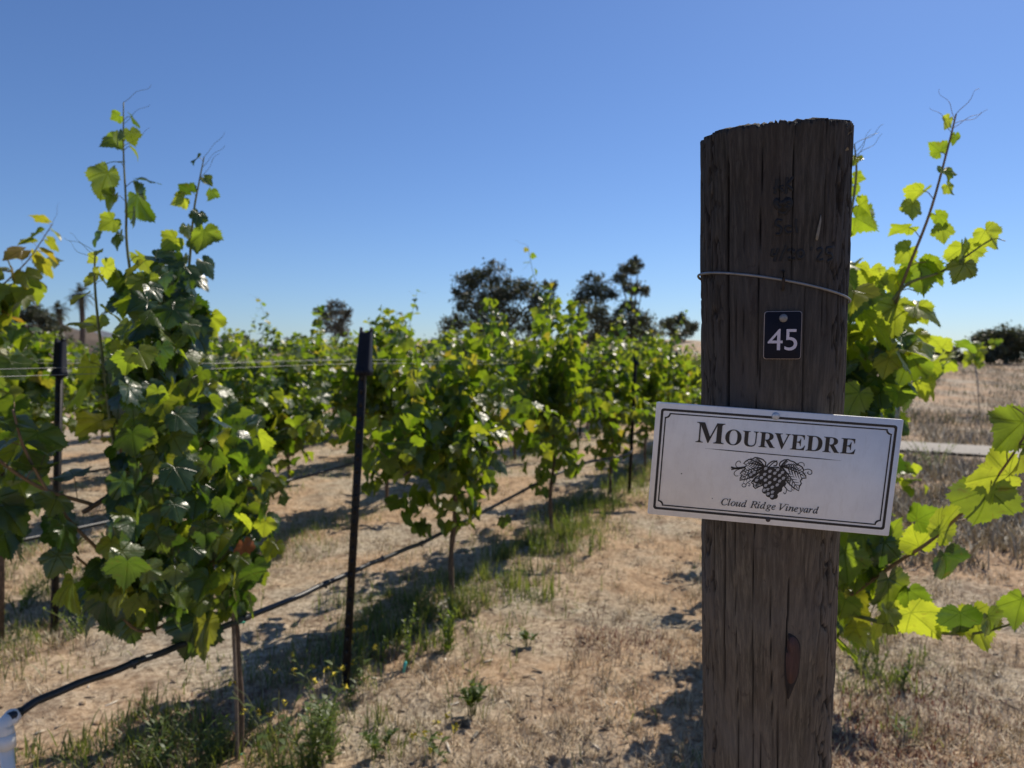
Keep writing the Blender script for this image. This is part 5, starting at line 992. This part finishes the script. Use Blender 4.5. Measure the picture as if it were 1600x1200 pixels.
weed(base_at(895, 845), 'upright green weeds under the tall vine with the long shoot', 'upright', .28, 6, 12, .10)
weed(base_at(920, 870), 'pale green weed nearest the open aisle under the tall vine', 'upright', .20, 3, 13, .06)
weed(base_at(958, 800), 'pale weed at the foot of the darker vine', 'upright', .32, 3, 14, .06)
weed(base_at(835, 870), 'green weed clump in the shade behind the leaning trunk', 'upright', .22, 5, 15, .09)
weed(base_at(825, 1010), 'sparse yellowish sprig at the shadow edge in the aisle', 'bushy', .10, 4, 16, .05)
weed(base_at(1408, 1080), 'upright green weed below the shoots right of the wooden post', 'upright', .15, 4, 17, .05)
weed(base_at(1345, 1040), 'green weed tuft hugging the right side of the wooden post', 'upright', .20, 5, 18, .08)
weed(base_at(1375, 1050), 'thin weed between the wooden post and the upright green weed', 'upright', .14, 3, 19, .05)
weed(base_at(1412, 1150), 'low green sprig among the reddish ground cover', 'feathery', .08, 3, 20, .05)
weed(base_at(330, 1190), 'low feathery weed at the bottom edge left of the near trunk', 'feathery', .15, 5, 21, .08)
weed(base_at(250, 1190), 'wide feathery weed low in the shade at bottom left', 'feathery', .13, 6, 22, .12)
weed(base_at(590, 1180), 'low thin weed right of the tall feathery ones', 'bushy', .12, 4, 23, .06)
weed(base_at(680, 1185), 'tiny yellow flowered weed at the bottom edge of the aisle', 'mustard', .09, 3, 24, .05)
weed(base_at(1460, 745), 'dark green bush growing at the edge of the pale path', 'bushy', .45, 14, 25, .25)
weed(base_at(130, 990), 'green weed under the arching canes at the left', 'upright', .16, 6, 26, .12)
weed(base_at(30, 950), 'green weed clump at the left edge behind the vine', 'upright', .18, 7, 27, .15)
tgp = base_at(631, 1050); b = Buf(); b.tube([np.array([0, 0, .0]), np.array([.004, .002, .03]), np.array([.010, .004, .045])], [.006, .008, .005], 8)
o = obj('plastic_tie', b.mesh('plastic_tie', M['aqua'], True)); o.location = gnd(tgp); tag(o, 'small aqua plastic tie lying on the ground at the shadow edge', 'tie')
b = Buf(); b.box((0, 0, .006), (.022, .0055, .003)); o = obj('wood_sliver', b.mesh('wood_sliver', M['resin_and_glint'])); o.location = gnd(base_at(742, 1152)); o.rotation_euler = (.0, -.15, 1.1); tag(o, 'pale wood sliver lying on the bare ground near the lone weed', 'wood sliver')
# young vine on a thin stake at the right
q = gnd(base_at(1530, 645)); o = empty('young_vine', q, 'young vine on a thin pale stake, small against the hillside tree', 'vine'); sk = Buf(); top_ = at(1521, 548, q[1]); 
obj('stake', Buf().tube([q - [0, 0, .05], (q + top_) / 2 + [.03, 0, 0], top_], .012, 6).mesh('stake', M['wire_dark'], True, q), o)
f = Foliage(61); cloud(f, 34, [(1508, 545), (1522, 525), (1540, 548), (1530, 572), (1510, 568)], lambda x, y: q[1], .12, .13); cloud(f, 8, [(1530, 535), (1560, 522), (1562, 535), (1535, 548)], lambda x, y: q[1], .1, .11); f.build('foliage', COARSE, M['leaf_bright'], o, q)
# ------------------------------------------------------------------ trees
def treemat(name, cols, tr): return leafmat(name, cols, tr, .55, .25, False)
M['oak'] = treemat('dark_tree_leaf', [(0, (.035, .048, .028)), (.6, (.062, .074, .040)), (1, (.11, .10, .055))], [(0, (.05, .075, .015)), (1, (.14, .14, .03))])
M['gum'] = treemat('grey_tree_leaf', [(0, (.05, .05, .04)), (1, (.12, .11, .09))], [(0, (.08, .09, .04)), (1, (.18, .17, .08))])
M['palm'] = treemat('palm_leaf', [(0, (.025, .03, .015)), (1, (.06, .06, .03))], [(0, (.05, .06, .015)), (1, (.10, .10, .03))])
M['tbark'] = plain('tree_bark', (.075, .06, .05), .95, .4, 6)
def tree(px, lobes, d, ground_py, label, mat='oak', nl=60, leaf=.10, seed=0, name='tree', cat='tree', trunk_r=.09, per=55):
    """lobes: (px, py, radius px) clumps of the crown at distance d"""
    r = np.random.default_rng(seed); k = d / FPX; b0 = at(px, ground_py, d); b0[2] = min(b0[2], float(gz(b0[0], b0[1]))) - .1 if abs(b0[0]) < 60 and d < 46 else b0[2]
    o = empty(name, b0, label, cat); w_ = Buf(); cen = np.array([at(x, y, d + r.normal(0, .5)) for x, y, _ in lobes])
    fork = b0 + (cen.mean(0) - b0) * .55; w_.tube(bez([b0, b0 + (fork - b0) * .5 + [r.normal(0, .1), 0, 0], fork], 5), np.linspace(trunk_r, trunk_r * .7, 11), 7)
    pos, tp, nn, sz = [], [], [], []
    for c, (_, _, rad) in zip(cen, lobes):
        R_ = rad * k; w_.tube(bez([fork, (fork + c) / 2 + [0, 0, .1 * R_], c], 5), np.linspace(trunk_r * .5, trunk_r * .15, 11), 5)
        ncl = max(5, int(nl * (rad / 30) ** 1.4))
        for _ in range(ncl):
            v_ = norm(r.normal(0, 1, 3)); e = c + v_ * R_ * r.uniform(.35, 1.0) * np.array([1, .9, .85]); w_.tube([c + (e - c) * .2, e], [trunk_r * .12, trunk_r * .05], 3, False)
            cs = R_ * r.uniform(.10, .26); n = int(per * r.uniform(.5, 1.3)); p = e + r.normal(0, 1, (n, 3)) * cs * np.array([1.1, 1, .75]); pos.append(p)
    p = np.concatenate(pos); n = len(p); t = norm(r.normal(0, 1, (n, 3)) + [0, 0, -.3]); nn = norm(np.cross(t, r.normal(0, 1, (n, 3)))); x = np.cross(t, nn); s_ = (leaf * r.uniform(.6, 1.3, n))[:, None]
    V = np.stack([p, p + (x * .32 + t * .5) * s_, p + t * s_, p + (-x * .32 + t * .5) * s_], 1).reshape(-1, 3)
    obj('trunk', w_.mesh('trunk', M['tbark'], True, b0), o); obj('crown', mesh('crown', V, np.arange(n * 4).reshape(-1, 4), M[mat], origin=b0), o); return o
tree(765, [(735, 440, 26), (765, 430, 26), (790, 450, 26), (745, 480, 34), (790, 490, 38), (825, 455, 28), (845, 470, 24), (710, 500, 22), (835, 505, 30), (760, 520, 36), (720, 470, 22), (855, 448, 15), (700, 532, 24), (805, 540, 36), (775, 465, 24)], 27, 600, 'wide airy dark tree behind the vines, left of the long upright shoot', seed=1, nl=26, leaf=.11)
tree(945, [(928, 445, 22), (915, 465, 20), (945, 460, 20), (930, 490, 28), (950, 520, 30), (905, 500, 20), (920, 530, 26)], 29, 600, 'small dark tree just left of the tall knobbly one', seed=2, nl=30, leaf=.11)
tree(990, [(997, 408, 12), (985, 420, 14), (972, 432, 13), (985, 450, 16), (1003, 455, 12), (980, 480, 18), (995, 500, 22), (965, 505, 22), (1012, 520, 22), (985, 530, 26)], 29, 600, 'tall narrow knobbly dark tree left of the wooden post', seed=3, nl=46, leaf=.10)
tree(1062, [(1045, 505, 15), (1062, 500, 16), (1080, 512, 14), (1060, 522, 18)], 36, 600, 'low dark tree on the rise close beside the wooden post', seed=4, nl=40, leaf=.13)
tree(522, [(510, 490, 15), (525, 482, 16), (540, 492, 14), (520, 508, 20), (535, 515, 16)], 38, 600, 'hazy grey green tree above the vines left of the near steel post cap', 'gum', seed=5, nl=32, leaf=.13)
tree(618, [(608, 522, 14), (625, 520, 14), (618, 532, 16)], 36, 600, 'dark round bush just right of the near steel post cap', seed=6, nl=50, leaf=.12, name='bush', cat='bush')
tree(372, [(358, 535, 14), (372, 528, 15), (386, 538, 14), (372, 552, 18)], 60, 640, 'small hazy bush between the big near vine and the grey tree', 'gum', seed=7, nl=40, leaf=.22, name='bush', cat='bush')
tree(1568, [(1540, 535, 20), (1560, 525, 20), (1585, 528, 22), (1610, 532, 24), (1550, 550, 20), (1580, 550, 22), (1630, 545, 22), (1530, 553, 13)], 39, 568, 'broad rounded dark tree on the hilltop at the right edge', seed=8, nl=64, leaf=.14)
tree(1483, [(1472, 556, 13), (1485, 550, 13), (1496, 557, 11)], 41, 570, 'small dark bush on the hilltop left of the broad tree', seed=9, nl=70, leaf=.13, name='bush', cat='bush')
tree(1425, [(1415, 560, 9), (1428, 556, 9), (1440, 562, 7)], 60, 580, 'pale far bush on the skyline right of the wooden post', 'gum', seed=10, nl=40, leaf=.2, name='bush', cat='bush')
tree(55, [(20, 505, 24), (50, 490, 22), (75, 500, 22), (40, 520, 26), (90, 520, 20), (0, 520, 24)], 48, 600, 'broad dark tree clump on the left skyline', seed=11, nl=34, leaf=.2)
tree(440, [(430, 545, 12), (450, 540, 12)], 60, 640, 'tiny dark bush on the skyline right of the near vine', seed=12, nl=40, leaf=.2, name='bush', cat='bush')
def palm(px, top, base, d, rad, label, seed):
    r = np.random.default_rng(seed); k = d / FPX; a, b_ = at(px + 2, base, d), at(px, top, d); o = empty('palm_tree', a, label, 'palm tree'); 
    obj('trunk', Buf().tube(bez([a, (a + b_) / 2 + [.15, 0, 0], b_], 6), np.linspace(.30, .22, 13), 8).mesh('trunk', M['tbark'], True, a), o); f_ = Buf(); Rr = rad * k
    for i in range(60):
        v_ = norm(r.normal(0, 1, 3) + [0, 0, -.05]); t = np.linspace(0, 1, 7)[:, None]; P = b_ + v_ * t * Rr * r.uniform(.7, 1.1) - np.array([0, 0, 1.]) * t ** 2 * Rr * .35; s_ = norm(np.cross(v_, [0, 0, 1.]))
        for j in range(2, 7):
            for sg in (-1, 1):
                for u in (0, .5):
                    q = P[j - 1] + (P[j] - P[j - 1]) * u; e = q + (s_ * sg * .8 + v_ * .5 + np.array([0, 0, -.35])) * Rr * .30; f_.add([q, q + v_ * Rr * .05, e], F3=[[0, 1, 2]])
    obj('crown', f_.mesh('crown', M['palm'], False, a), o)
palm(126, 458, 560, 70, 21, 'taller palm tree on the left skyline beside the near vine', 1)
palm(92, 482, 560, 70, 17, 'shorter palm tree on the left skyline', 2)
